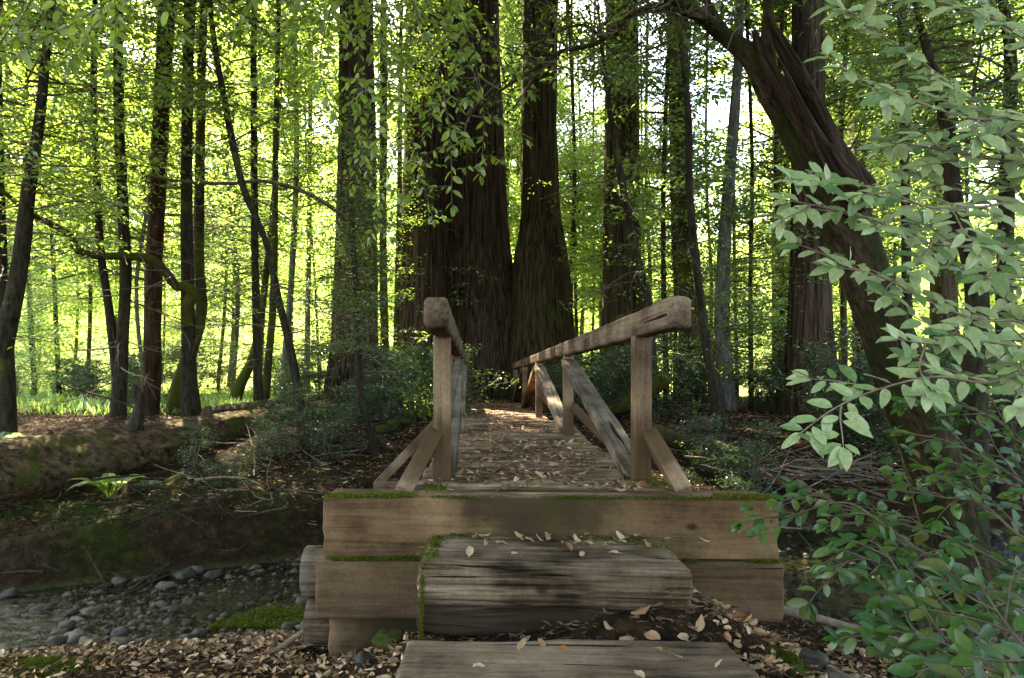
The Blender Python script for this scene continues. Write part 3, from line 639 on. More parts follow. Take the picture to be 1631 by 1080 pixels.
def crown_mesh(name, H, z0, rad, nl, nper, size, seed, shape='round', rz=.06, rx=.5, twig=.02, ratio=.42):
    """limbs out of a stem axis at the origin, each ending in flat sprays of leaves; slots: 0 twig, 1 leaf"""
    r_ = np.random.default_rng(seed); b = MB(); cents = []
    for i in range(nl):
        t = (i + r_.uniform(0, 1)) / nl; z = z0 + (H - z0) * t
        if shape == 'cone': rr = rad * (1.05 - t) * r_.uniform(.6, 1.1)
        elif shape == 'col': rr = rad * r_.uniform(.4, 1.1) * (1 - .4 * t)
        else: rr = rad * math.sin(math.pi * min(.98, .18 + .78 * t)) ** .6 * r_.uniform(.45, 1.1)
        a = r_.uniform(0, 2 * math.pi); d = np.array([math.cos(a), math.sin(a), (.25 if shape != 'cone' else -.12) + r_.normal(0, .15)])
        pts = [np.array([0, 0, z])]
        for k in range(4):
            pts.append(pts[-1] + d * rr / 4); d = d + r_.normal(0, .14, 3) + np.array([0, 0, -.06])
        tube(b, pts, np.linspace(twig * (1 + rr * .3), .004, 5), 4, mi=0, cap=False)
        for k in (2, 3, 4):
            cents.append(pts[k] + r_.normal(0, .12, 3) * rx)
            for s in range(2):
                e = pts[k] + (r_.normal(0, 1, 3) * np.array([1, 1, .3])) * rx * .8; cents.append(e)
                tube(b, [pts[k], (pts[k] + e) / 2 + r_.normal(0, .03, 3), e], [.008, .006, .003], 3, mi=0, cap=False)
    cluster_leaves(b, cents, nper, rx, rz, size, seed=seed, ratio=ratio)
    return b.mesh(name, smooth=False)
def two(me, a, b):
    me.materials.append(a); me.materials.append(b); return me
CR = {}
for i in range(3):
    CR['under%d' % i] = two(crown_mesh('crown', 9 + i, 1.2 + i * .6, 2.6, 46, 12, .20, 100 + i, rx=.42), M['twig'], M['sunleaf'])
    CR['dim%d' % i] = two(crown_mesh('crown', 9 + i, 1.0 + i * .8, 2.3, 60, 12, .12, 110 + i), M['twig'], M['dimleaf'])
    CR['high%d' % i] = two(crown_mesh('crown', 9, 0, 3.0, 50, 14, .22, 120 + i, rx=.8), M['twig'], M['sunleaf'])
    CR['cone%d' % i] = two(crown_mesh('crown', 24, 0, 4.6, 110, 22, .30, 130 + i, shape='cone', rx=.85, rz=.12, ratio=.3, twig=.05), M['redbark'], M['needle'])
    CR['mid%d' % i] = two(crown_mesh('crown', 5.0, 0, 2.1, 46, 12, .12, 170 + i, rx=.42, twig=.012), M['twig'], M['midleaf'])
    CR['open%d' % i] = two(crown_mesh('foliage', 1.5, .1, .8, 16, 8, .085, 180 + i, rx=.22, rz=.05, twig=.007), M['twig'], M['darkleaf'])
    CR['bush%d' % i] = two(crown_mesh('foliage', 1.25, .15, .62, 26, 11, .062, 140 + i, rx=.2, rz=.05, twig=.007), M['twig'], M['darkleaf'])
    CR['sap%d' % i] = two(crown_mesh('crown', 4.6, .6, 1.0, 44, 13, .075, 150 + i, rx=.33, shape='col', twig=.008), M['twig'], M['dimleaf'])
    CR['sapsun%d' % i] = two(crown_mesh('crown', 5.5, .4, 1.3, 44, 15, .085, 155 + i, rx=.4, shape='col', twig=.008), M['twig'], M['sunleaf'])

def put_crown(t, key, base, scale=1.0, rz=None, name='crown', sz=None):
    o = bpy.data.objects.new(name, CR[key]); C.objects.link(o); o.parent = t
    o.location = Vector(base) - t.location; o.rotation_euler = (0, 0, random.uniform(0, 6.28) if rz is None else rz)
    o.scale = (scale, scale, sz or scale); return o
def tree(name, label, px, Y, H, m, crowns=(), twigs=None, sides=12, ds=.3, disp=None, group=None, cat='tree', extra=None, seed=0):
    path, rad = trunk_path(px, Y, H, wig=1)
    t = thing(name, label, cat, path[0] + Vector((0, 0, .2)), group)
    b = MB(); tube(b, path, rad, sides, ds=ds, disp=disp or small_disp(.09, seed + int(abs(px[0][0]))))
    pobj('trunk', b, M[m], t)
    if twigs:
        b = MB(); n, z0, z1, l0, l1 = twigs[:5]
        ends = dead_twigs(b, path, rad, n, z0, z1, l0, l1, seed=int(abs(px[0][0])) + 5)
        mats_ = [M['twig']]
        if len(twigs) > 5:        # leafy
            cs = [e[-1] for e in ends] + [e[len(e)//2] for e in ends]
            cluster_leaves(b, cs, twigs[6], .26, .05, twigs[7] if len(twigs) > 7 else .07, seed=seed + 9, mi=1); mats_.append(M[twigs[5]])
        pobj('limb_spray', b, mats_, t, kind='stuff', smooth=False)
    zs = [p.z for p in path]
    for key, z, sc in crowns:
        x = float(np.interp(z, zs, [p.x for p in path])); y = float(np.interp(z, zs, [p.y for p in path]))
        put_crown(t, key, (x, y, z), sc)
    return t, path, rad

RWD = lambda k, a, s: redwood_disp(k, a, s)
# the redwoods
tree('redwood', 'massive furrowed redwood trunk rising straight behind the end of the bridge', [(742, 0, 104), (745, 200, 108), (752, 400, 112), (760, 520, 136), (768, 640, 166)], 20.6, 48, 'redwood', [('cone0', 19, 1.25), ('cone1', 30, 1.0)], sides=150, ds=.22, disp=RWD(4.2, .10, 1))
tree('redwood', 'dark redwood trunk in shade between the sunlit gap and the massive one', [(676, 0, 56), (676, 200, 62), (674, 400, 68), (672, 560, 76), (670, 645, 92)], 19.2, 42, 'redwood', [('cone1', 17, 1.1)], sides=110, ds=.25, disp=RWD(3.6, .07, 2), twigs=(22, 0.6, 9, .8, 2.2, 'dimleaf', 6, .12))
tree('redwood', 'redwood with orange torn strip of bark, behind the braced rail beside the massive one', [(860, 0, 52), (860, 200, 54), (861, 340, 60), (862, 430, 86), (864, 560, 100), (866, 640, 120)], 19.8, 44, 'redwood2', [('cone2', 18, 1.1)], sides=120, ds=.22, disp=RWD(4.0, .11, 3))
t_, p_, r_ = tree('redwood', 'tall redwood with one sunlit edge, on the bank between the bright wood and the bridge', [(568, 0, 52), (569, 200, 57), (567, 400, 64), (565, 540, 70), (563, 622, 88)], 14.5, 40, 'redwood', [('cone0', 14.5, 1.15)], sides=110, ds=.2, disp=RWD(3.8, .07, 4), twigs=(14, 1.0, 6, .6, 1.8, 'dimleaf', 6, .12))
tree('redwood', 'moss tinged redwood beyond the long handrail, with green light on its bark', [(990, -40, 50), (990, 200, 53), (991, 400, 56), (992, 560, 64), (992, 640, 74)], 18.0, 40, 'redwood2', [('cone1', 15, 1.15)], sides=90, ds=.25, disp=RWD(3.4, .06, 5), twigs=(26, .6, 9.5, .8, 2.2, 'dimleaf', 4, .12))
tree('redwood', 'straight dark redwood standing just behind the leaning broken tree', [(1287, -40, 44), (1288, 200, 48), (1289, 400, 56), (1290, 540, 66), (1292, 632, 92)], 13.2, 38, 'redwood', [('cone2', 13, 1.0)], sides=100, ds=.2, disp=RWD(3.6, .07, 6), twigs=(14, 0.4, 4, .5, 1.4, 'dimleaf', 7, .06))
tree('redwood', 'short looking reddish redwood in deep shade beside the straight dark one', [(1244, 200, 24), (1245, 430, 27), (1246, 560, 30), (1246, 640, 36)], 19.5, 30, 'redwood', [('cone0', 12, .9)], sides=60, ds=.3, disp=RWD(3, .06, 7))
tree('redwood', 'reddish redwood leaning slightly just past the thick end of the handrail', [(1080, 200, 28), (1086, 420, 29), (1098, 520, 31), (1108, 632, 36)], 17.2, 30, 'redwood', [('cone1', 13, .8)], sides=60, ds=.3, disp=RWD(3, .06, 8))
tree('redwood', 'reddish redwood seen beneath the leaning tree, low among shrubs', [(1372, 200, 30), (1376, 420, 32), (1378, 560, 35), (1380, 640, 42)], 17.8, 32, 'redwood', [('cone2', 11, .9)], sides=60, ds=.3, disp=RWD(3, .06, 9), twigs=(22, .5, 6, .6, 1.6, 'dimleaf', 8, .07))
tree('redwood', 'slim redwood far inside the wood behind the pale green leaves', [(1500, 100, 34), (1503, 420, 36), (1505, 560, 40), (1506, 640, 46)], 21, 34, 'redwood2', [('cone0', 9, .9)], sides=60, ds=.35, disp=RWD(3, .06, 10))

# thin trunks, sunlit side
T_ = [  # the 'high' crowns are out of view, added to shade the creek bank
 ('alder_tree', 'straight reddish brown trunk, thickest of the slender ones over the fallen log', [(268, -20, 26), (256, 200, 25), (246, 400, 26), (242, 560, 27), (239, 645, 31)], 12.5, 17, 'redbark', [('under0', 6.5, 1.0), ('high0', 9, 1.3)], (60, .6, 8, .5, 1.6)),
 ('alder_tree', 'dark upright trunk with forked mossy foot on the bank behind the snag stub', [(303, -20, 18), (299, 150, 17), (297, 300, 18), (299, 480, 21), (301, 600, 25), (304, 648, 32)], 12.2, 16, 'bark', [('under1', 6.0, 1.0), ('high1', 8.5, 1.3)], (46, .6, 8, .5, 1.8)),
 ('alder_tree', 'mossy trunk bowing out and back close behind the dark forked one', [(322, 100, 13), (318, 300, 15), (317, 420, 17), (320, 500, 18), (300, 570, 22), (284, 625, 30)], 13.0, 14, 'mossbark', [('mid1', 5.2, 1.0)], (16, 1.5, 8, .5, 1.5)),
 ('alder_tree', 'slender dark trunk rising from the same spot as a curved one beside it', [(188, -20, 15), (190, 200, 16), (196, 330, 17), (200, 450, 18), (194, 560, 19), (188, 650, 24)], 11.6, 15, 'bark', [('under0', 5.8, .95), ('high2', 8, 1.2)], (46, .6, 8, .5, 1.7)),
 ('alder_tree', 'thinner curved trunk joining the slender dark one near its foot', [(149, 140, 10), (154, 280, 11), (160, 400, 12), (172, 480, 13), (182, 560, 14), (189, 640, 17)], 11.75, 12, 'bark', [('mid2', 4.2, .9)], (26, .8, 6, .4, 1.5)),
 ('bay_laurel', 'heavy dark trunk curving in at the edge of the picture by the fern', [(78, 40, 12), (64, 180, 16), (46, 300, 20), (32, 420, 24), (14, 510, 28), (4, 560, 32), (6, 650, 36)], 9.6, 10, 'bark', [('mid1', 3.0, 1.0), ('high0', 7, 1.2)], (26, 1.2, 6, .5, 1.6, 'midleaf', 8, .10)),
 ('bay_laurel', 'upright dark trunk cut by the picture edge beside the heavy curved one', [(-6, 100, 16), (-2, 300, 17), (2, 460, 19), (0, 640, 24)], 10.6, 12, 'bark', [('mid0', 3.2, .95)], (12, 1.2, 6, .5, 1.6)),
 ('maple_sapling', 'thin snaking dark trunk sweeping down from the canopy towards the old logs', [(332, -20, 8), (345, 90, 9), (358, 160, 10), (372, 235, 11), (388, 300, 11), (410, 352, 11), (428, 400, 11), (442, 470, 12), (460, 545, 13), (476, 632, 15)], 11.0, 12, 'bark', [('mid0', 4.4, .9), ('high1', 7.5, 1.1)], (30, .8, 7, .5, 1.4)),
 ('alder_tree', 'upright thin dark trunk between the snaking one and the tall sunlit redwood', [(404, 100, 10), (405, 250, 11), (406, 400, 12), (409, 530, 13), (412, 632, 16)], 13.4, 15, 'bark', [('under2', 6.5, .9)], (34, .8, 8, .5, 1.6)),
 ('alder_tree', 'pale brown thin trunk with yellow moss, leaning a little beside the upright dark one', [(440, 180, 9), (438, 330, 10), (435, 480, 11), (428, 570, 12), (422, 632, 16)], 14.2, 14, 'mossbark', [('under0', 6.5, .9)], (30, .8, 8, .5, 1.6)),
 ('maple_tree', 'mossy trunk slanting up from the sunlit grass behind two thin upright ones', [(420, 470, 11), (412, 530, 12), (398, 580, 14), (380, 618, 19)], 15.5, 9, 'mossbark', [('sapsun0', 2.5, 1.1)], (14, 1, 5, .5, 1.2)),
 ('alder_tree', 'hair thin pale trunk standing in the sunlit gap next to the tall redwood', [(495, 100, 7), (492, 400, 8), (489, 560, 9), (488, 632, 11)], 19, 13, 'greybark', [('under1', 7, .8)], (20, .8, 8, .5, 1.4)),
 ('tanoak_tree', 'thin sunlit trunk hugging the tall redwood on its bright side', [(611, 0, 11), (611, 200, 12), (610, 400, 12), (614, 560, 13), (620, 640, 15)], 15.6, 14, 'mossbark', [('dim0', 6.2, .8)], (26, .8, 8, .4, 1.3, 'dimleaf', 7, .07)),
 ('tanoak_tree', 'thin yellow lit trunk standing alone in the narrow gap between two dark redwoods', [(638, 100, 7), (636, 300, 8), (632, 500, 9), (630, 632, 11)], 17.0, 13, 'mossbark', [('dim1', 6.2, .8)], (22, .8, 8, .4, 1.2, 'dimleaf', 6, .07)),
 ('tanoak_tree', 'thin dark crooked tree on the leafy slope close beside the bridge', [(560, 330, 7), (566, 440, 9), (570, 540, 10), (574, 620, 11), (584, 670, 12), (600, 722, 14)], 9.8, 4.6, 'bark', [('sap0', 1.1, .75), ('sap1', .6, .6)], (16, .4, 4, .4, 1.2, 'dimleaf', 8, .06)),
 # shaded side
 ('tanoak_tree', 'dark crooked trunk in front of the moss tinged redwood', [(972, 180, 9), (985, 260, 11), (1000, 340, 13), (1016, 420, 15), (1030, 480, 17), (1036, 560, 19), (1040, 650, 23)], 12.6, 9, 'bark', [('dim2', 3.6, .8)], (22, .8, 6, .5, 1.5, 'dimleaf', 8, .07)),
 ('fir_tree', 'upright mossy lit trunk carrying flat sprays, past the end of the handrail', [(1088, -20, 17), (1088, 200, 18), (1090, 400, 19), (1092, 560, 20), (1092, 640, 25)], 15.0, 26, 'mossbark', [('cone1', 9, .75)], (52, .8, 9, .5, 1.9, 'needle', 9, .08)),
 ('tanoak_tree', 'thin dark wavy trunk crossing before the upright mossy one', [(1084, 60, 9), (1096, 180, 11), (1098, 300, 12), (1110, 430, 13), (1124, 540, 15), (1140, 640, 18), (1146, 690, 22)], 11.2, 9, 'bark', [('dim0', 5.8, .7)], (18, .8, 6, .4, 1.4, 'dimleaf', 6, .06)),
 ('bay_laurel', 'pale grey leaning trunk outlined against the white sky gap', [(1178, 60, 12), (1170, 180, 16), (1160, 300, 19), (1152, 420, 21), (1150, 520, 23), (1158, 640, 30)], 14.0, 13, 'greybark', [('dim1', 9, .7)], (18, .8, 5, .5, 1.4, 'dimleaf', 6, .07)),
 ('tanoak_tree', 'thick crooked dark limb like trunk deep behind the pale leaves', [(1498, 150, 18), (1512, 240, 22), (1522, 330, 26), (1545, 400, 30), (1556, 470, 32), (1552, 600, 36), (1550, 720, 40)], 7.4, 5.5, 'bark', [('dim2', 1.8, .55)], (18, .6, 4, .4, 1.2, 'darkleaf', 8, .06)),
 ('tanoak_tree', 'dark trunk close to the picture edge behind the pale leaves', [(1610, 100, 18), (1604, 300, 22), (1600, 480, 24), (1602, 700, 28)], 8.2, 7, 'bark', [('dim0', 2.2, .6)], (18, .6, 4, .4, 1.2, 'darkleaf', 8, .06)),
 ('tanoak_tree', 'straight thin trunk between the leaning tree and the crooked limb like one', [(1438, 60, 12), (1442, 300, 13), (1445, 500, 15), (1446, 660, 18)], 12.5, 11, 'bark', [('dim1', 3.5, .8)], (24, .6, 7, .4, 1.4, 'dimleaf', 8, .07)),
]
for k, (nm, lab, px, Y, H, m, cr_, tw) in enumerate(T_):
    tree(nm, lab, px, Y, H, m, cr_, tw, sides=14, ds=.22, seed=k * 7)

# crooked mossy limb reaching across the trunks (belongs to the forked tree), and a thin arching one
t = thing('crooked_limb', 'crooked mossy limb reaching sideways from the forked trunk across the slender ones', 'limb', P(300, 490, 12.05))
b = MB(); tube(b, [P(x, y, 12.0 - d) for x, y, d in ((300, 520, 0), (298, 490, .1), (308, 470, .2), (298, 458, .3), (280, 455, .4), (262, 432, .5), (240, 414, .6), (205, 408, .8), (160, 408, 1.0), (125, 400, 1.2), (112, 375, 1.3), (85, 358, 1.4), (50, 342, 1.6), (30, 326, 1.7), (5, 305, 1.9), (-30, 280, 2))],
     [.09, .10, .11, .09, .085, .08, .075, .07, .065, .07, .055, .05, .045, .04, .035, .03], 8, ds=.12, disp=small_disp(.14, 5))
pobj('stem', b, M['mossbark'], t)
b = MB()
for q in range(16):
    x = random.uniform(0, 280); y0 = np.interp(x, [0, 50, 112, 125, 205, 262, 300], [303, 342, 375, 400, 408, 432, 470]); p = P(x, y0, 11.1 - (280 - x) * .004)
    e = p + Vector((random.uniform(-.6, .6), random.uniform(-.6, .4), random.uniform(-.5, .4))); tube(b, [p, (p + e) / 2 + Vector((0, 0, random.uniform(-.05, .1))), e], [.014, .009, .003], 4, cap=False)
pobj('twig', b, M['twig'], t)
t = thing('arching_branch', 'thin dark branch arching low between the slender trunks and the tall redwood', 'branch', P(560, 350, 13.5))
b = MB(); tube(b, [P(x, y, Y) for x, y, Y in ((548, 345, 13.6), (515, 322, 13.2), (470, 300, 12.8), (415, 288, 12.4), (375, 292, 12.0), (300, 290, 11.8), (240, 280, 11.5), (205, 262, 11.3), (180, 232, 11))], [.04, .04, .038, .035, .033, .03, .026, .022, .016], 6, ds=.15, disp=small_disp(.1, 4))
pobj('stem', b, M['twig'], t)
b = MB(); cs = [P(random.uniform(150, 520), random.uniform(235, 330), random.uniform(11, 13)) for _ in range(60)]
cluster_leaves(b, cs, 16, .22, .04, .075, mi=0, seed=3); pobj('foliage', b, M['dimleaf'], t, kind='stuff', smooth=False)

# slim stems far inside the wood
def far_tree(px, Y, w, H, key, sc, z, lab, grp, m, wob=12, more=()):
    pts = [(px + random.uniform(-wob, wob), -40, w * .7), (px + random.uniform(-wob, wob) * .6, 250, w * .85), (px + random.uniform(-wob, wob) * .4, 450, w), (px, 600, w * 1.15)]
    return tree('slim_tree', lab, pts, Y, H, m, [(key, z, sc), *more], None, sides=7, ds=.9, group=grp, seed=int(px))
gl_ = 'slim sunlit trees inside the bright wood behind the fallen log'
for i in range(13):
    px = 20 + i * 40 + random.uniform(-9, 9); Y = random.uniform(17, 34)
    far_tree(px, Y, random.uniform(6, 11) * 20 / Y, random.uniform(11, 17), ('under%d', 'dim%d', 'under%d', 'under%d')[i % 4] % random.randrange(3), random.uniform(.8, 1.3), random.uniform(-.3, 5.5), 'slim trunk with yellow green leaves inside the bright wood behind the fallen log', gl_, random.choice(['mossbark', 'bark', 'greybark']), wob=34, more=[('mid%d' % (i % 3), random.uniform(2.5, 6), .9)] if i % 2 else [])
gr_ = 'slim stems crowded in the shaded wood beyond the braced handrail'
for i in range(32):
    px = 905 + i * 16.5 + random.uniform(-8, 8); Y = random.uniform(13.5, 27)
    H_ = None
    if px < 1045: Y = 22.5 + (Y - 13.5) * .6
    if 1085 < px < 1235:
        if i % 2: continue
        H_ = 4.0
    far_tree(px, Y, random.uniform(5, 9) * 18 / Y, H_ or random.uniform(6, 11), 'dim%d' % (i % 3) if i % 3 else 'under%d' % (i % 3), .42 if H_ or 1085 < px < 1235 else random.uniform(.55, .9), random.uniform(0.1, .8) if H_ or 1085 < px < 1235 else random.uniform(0.3, 3.0), 'thin dark stem crowded among others in the shaded wood beyond the braced handrail', gr_, random.choice(['bark', 'redbark', 'mossbark']), more=[('mid%d' % (i % 3), random.uniform(3, 7), 1.0)] if i % 2 and not 1000 < px < 1300 else ([('mid%d' % (i % 3), .4, .75)] if H_ else []))
for px_, Y_, lab_ in ((812, 26, 'leafy tree filling the gap between the massive redwood and its torn bark neighbour'), (826, 33, 'taller leafy tree farther back in the gap beside the massive redwood')):
    far_tree(px_, Y_, 7, 17, 'under1', 1.2, 3.0, lab_, None, 'mossbark', more=[('under2', 8, 1.1), ('dim0', 11, 1.2), ('mid1', 6, 1.2)])
gm_ = 'leafy trees standing in the sun far beyond the creek'
for i in range(40):
    px = -250 + i * 54 + random.uniform(-20, 20); Y = random.uniform(30, 58)
    key = 'under%d' % (i % 3)
    if 1040 < px < 1255: continue
    x = (px - VX) * Y / F; sc = random.uniform(1.3, 2.1)
    t = thing('leafy_tree', 'sunlit leafy tree standing far beyond the creek, bright green', 'tree', (x, Y, float(ground(x, Y))), gm_)
    b = MB(); tube(b, [(x, Y, float(ground(x, Y)) - .2), (x + .3, Y, 6), (x, Y, 12 * sc)], [.12, .09, .03], 7, ds=1.0); pobj('trunk', b, M['mossbark'], t)
    put_crown(t, key, (x, Y, random.uniform(-1.5, 1.0)), sc, sz=sc * 1.25)
# wooded hillside: one mass of leaves
def mass(n, seed, zlo, zhi, ylo, yhi, size, gap=True):
    r_ = np.random.default_rng(seed); b = MB(); m = 0
    Y = r_.uniform(ylo, yhi, n); px = r_.uniform(-300, 1950, n); X = (px - VX) * Y / F
    Z = ground(X, Y) + r_.uniform(zlo, zhi, n)
    py = VY - (Z - EYE) * F / Y
    # openings where the sky shows
    keep = vn(X * .12, Y * .12, Z * .15, 3) > -.25
    if gap: keep &= ~((np.abs(X / Y * F + VX - 1150) < 62 + 20 * vn(Z * .3, 0, 0, 5)) & (py < 290))
    X, Y, Z = X[keep], Y[keep], Z[keep]
    cluster_leaves(b, np.stack([X, Y, Z], -1), 26, size * 6, size * 1.6, size, seed=seed, mi=0, updev=.9)
    return b
tag(obj('hillside_foliage', mass(5500, 5, 0, 16, 58, 150, .55).mesh('hillside_foliage', False), M['sunleaf']), 'sunlit leafy wood covering the far slope', 'foliage', kind='stuff')

# undergrowth
def bush(nm, lab, grp, px, py, Y, sc, key=None):
    x = (px - VX) * Y / F; z = float(ground(x, Y))
    t = thing(nm, lab, 'shrub', (x, Y, z), grp)
    o = put_crown(t, key or 'bush%d' % random.randrange(3), (x, Y, z - .05), sc, name='foliage'); o['kind'] = 'stuff'
    b = MB()
    for q in range(4):
        a = random.uniform(0, 6.28); tube(b, [(x, Y, z - .05), (x + .1 * sc * math.cos(a), Y + .1 * sc * math.sin(a), z + .5 * sc), (x + .3 * sc * math.cos(a), Y + .3 * sc * math.sin(a), z + 1.0 * sc)], [.012, .009, .004], 5)
    pobj('stem', b, M['twig'], t); return t
g1 = 'dark glossy shrubs filling the forest floor beyond the braced handrail'
for i in range(44):
    Y = random.uniform(9.0, 17.5); px = random.uniform(1060, 1700)
    if Y < 12.5 and px < 1270: continue
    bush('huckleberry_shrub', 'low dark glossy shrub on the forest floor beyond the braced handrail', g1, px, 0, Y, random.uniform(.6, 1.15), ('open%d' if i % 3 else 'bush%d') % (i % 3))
for i in range(6):
    bush('huckleberry_shrub', 'small shrub growing against the slope just under the braced handrail', 'small shrubs on the slope under the braced handrail', random.uniform(1100, 1230), 0, random.uniform(7.8, 9.5), random.uniform(.4, .6), 'open%d' % (i % 3))
for i in range(16):
    bush('huckleberry_shrub', 'leafy shrub at the foot of the dark redwoods beside the unbraced looking handrail', 'shrubs at the foot of the dark redwoods', random.uniform(560, 735), 0, random.uniform(11.5, 18), random.uniform(.5, .95), 'open%d' % (i % 3))
for i in range(14):
    bush('huckleberry_shrub', 'leafy shrub behind the braced handrail near the far deck end', 'shrubs behind the handrail near the far deck end', random.uniform(880, 1060), 0, random.uniform(11.5, 18), random.uniform(.6, 1.1))
for i, (px, Y, s_) in enumerate([(440, 9.3, .5), (480, 9.6, .62), (520, 9.4, .55), (410, 8.9, .42), (545, 10.0, .6), (310, 8.6, .4), (375, 8.0, .3)]):
    bush('rhododendron_shrub', 'bluish green low shrub scrambling over the old log on the leafy bank', 'bluish green low shrubs over the old log', px, 0, Y, s_, 'open%d' % (i % 3))
for i in range(26):
    Y = random.uniform(14, 24)
    o = bush('meadow_shrub', 'bright green weedy shrub at the edge of the sunlit grass', 'weedy shrubs at the edge of the sunlit grass', random.uniform(-40, 520), 0, Y, random.uniform(.6, 1.2), 'sapsun%d' % (i % 3) if i % 4 == 0 else None)
# grass in the clearing
b = MB(); r_ = np.random.default_rng(9); n = 26000
Y = r_.uniform(12.5, 34, n); X = r_.uniform(-1, .0, n) * Y * .78; X = X - .5
p = np.stack([X, Y, ground(X, Y)], -1); d = r_.normal(0, .3, (n, 3)) + np.array([0, 0, 1]); leaves(b, p, d, r_.normal(0, 1, (n, 3)), r_.uniform(.06, .34, n) * (.6 + .5 * vn(X, Y, 0, 3)), .12)
tag(obj('grass', b.mesh('grass', False), M['sunleaf']), 'sunlit grass and weeds in the clearing behind the fallen log', 'grass', kind='stuff')

# ------------------------------------------------------------------ leaning broken tree
t = thing('leaning_tree', 'leaning mossy tree with a split broken top, its limb reaching over the handrail', 'tree', P(1530, 900, 5.6))
def lp(l): return [P(x, y, Y) for x, y, Y, w in l], [w * Y / F / 2 for x, y, Y, w in l]
b = MB()
a_ = [(1545, 960, 5.7, 104), (1520, 860, 5.7, 90), (1482, 720, 5.6, 78), (1435, 590, 5.5, 75), (1392, 480, 5.4, 72), (1350, 360, 5.3, 74), (1305, 270, 5.25, 68), (1262, 195, 5.2, 54), (1228, 140, 5.15, 48), (1195, 90, 5.1, 34), (1150, 55, 5.1, 24), (1100, 15, 5.0, 18), (1050, -10, 4.9, 14), (960, -60, 4.8, 9)]
pts, rad = lp(a_); tube(b, pts, rad, 40, ds=.05, disp=lambda th, s, z: .07 * fbm(np.cos(th) * 2, np.sin(th) * 2, s * 1.5, 3, 3) + .03 * vn(np.cos(th) * 9, np.sin(th) * 9, s * 1.2, 5))
pobj('trunk', b, M['snag'], t)
b = MB()
for k, l in enumerate([[(1385, 300, 5.15, 30), (1335, 240, 5.1, 30), (1300, 170, 5.05, 24), (1268, 110, 5.0, 22), (1242, 66, 5.0, 18), (1222, 25, 5.0, 5)],
          [(1335, 285, 5.1, 26), (1288, 215, 5.05, 22), (1246, 140, 5.0, 16), (1218, 90, 5.0, 16), (1200, 48, 5.0, 5)],
          [(1372, 300, 5.1, 16), (1325, 245, 5.0, 14), (1285, 185, 4.98, 11), (1256, 125, 4.97, 8), (1240, 92, 4.95, 2)],
          [(1380, 330, 5.0, 40), (1345, 290, 5.0, 44), (1312, 240, 5.0, 30), (1290, 200, 5.0, 6)]]):
    pts, rad = lp(l); tube(b, pts, rad, 22, ds=.04, disp=lambda th, s, z: .34 * vn(np.cos(th) * 2.2, np.sin(th) * 2.2, s * .7, k * 3 + 1) + .22 * vn(np.cos(th) * 6, np.sin(th) * 6, s * .6, k))
pobj('split_wood', b, M['snagwood'], t, label='reddish brown splintered wood of the broken top')
b = MB()
for l in ([(1228, 130, 5.1, 26), (1222, 60, 5.2, 22), (1224, 0, 5.3, 18), (1215, -80, 5.3, 14)], [(1165, 66, 5.1, 18), (1135, 20, 5.2, 13), (1115, -20, 5.2, 10), (1080, -90, 5.2, 7)],
          [(1120, 30, 5.0, 12), (1040, 10, 4.9, 9), (985, 40, 4.9, 9), (950, 70, 4.85, 8), (900, 80, 4.8, 7), (850, 110, 4.8, 5), (790, 150, 4.7, 4), (740, 190, 4.7, 2)],
          [(960, 65, 4.85, 6), (930, 40, 4.8, 5), (880, 55, 4.8, 4), (830, 90, 4.7, 3)], [(870, 95, 4.8, 4), (845, 135, 4.8, 3), (815, 175, 4.8, 2)]):
    pts, rad = lp(l); tube(b, pts, rad, 8, ds=.05, disp=small_disp(.12, 6))
pobj('limb', b, M['snag'], t)
b = MB(); r_ = np.random.default_rng(21); cs = []
for q in range(70):
    x = r_.uniform(740, 1180); y = np.interp(x, [740, 850, 950, 1040, 1180], [185, 110, 68, 12, 40]); p0 = P(x, y, 4.85); e = p0 + Vector((r_.normal(0, .35), r_.normal(0, .4), r_.uniform(-.35, .45)))
    tube(b, [p0, (p0 + e) / 2 + Vector((0, 0, .05)), e], [.007, .005, .002], 4, cap=False)
    if r_.random() < .65: cs += [tuple(e), tuple((p0 + e) / 2)]
cluster_leaves(b, cs, 9, .12, .03, .05, seed=4)
pobj('twig_spray', b, [M['twig'], M['needle']], t, kind='stuff', smooth=False)

put_crown(t, 'high2', (1.6, 4.6, 5.6), 1.1); put_crown(t, 'high1', (3.8, 5.0, 5.2), 1.1);  # unseen crowns above the frame, added to cut sky light on the foreground
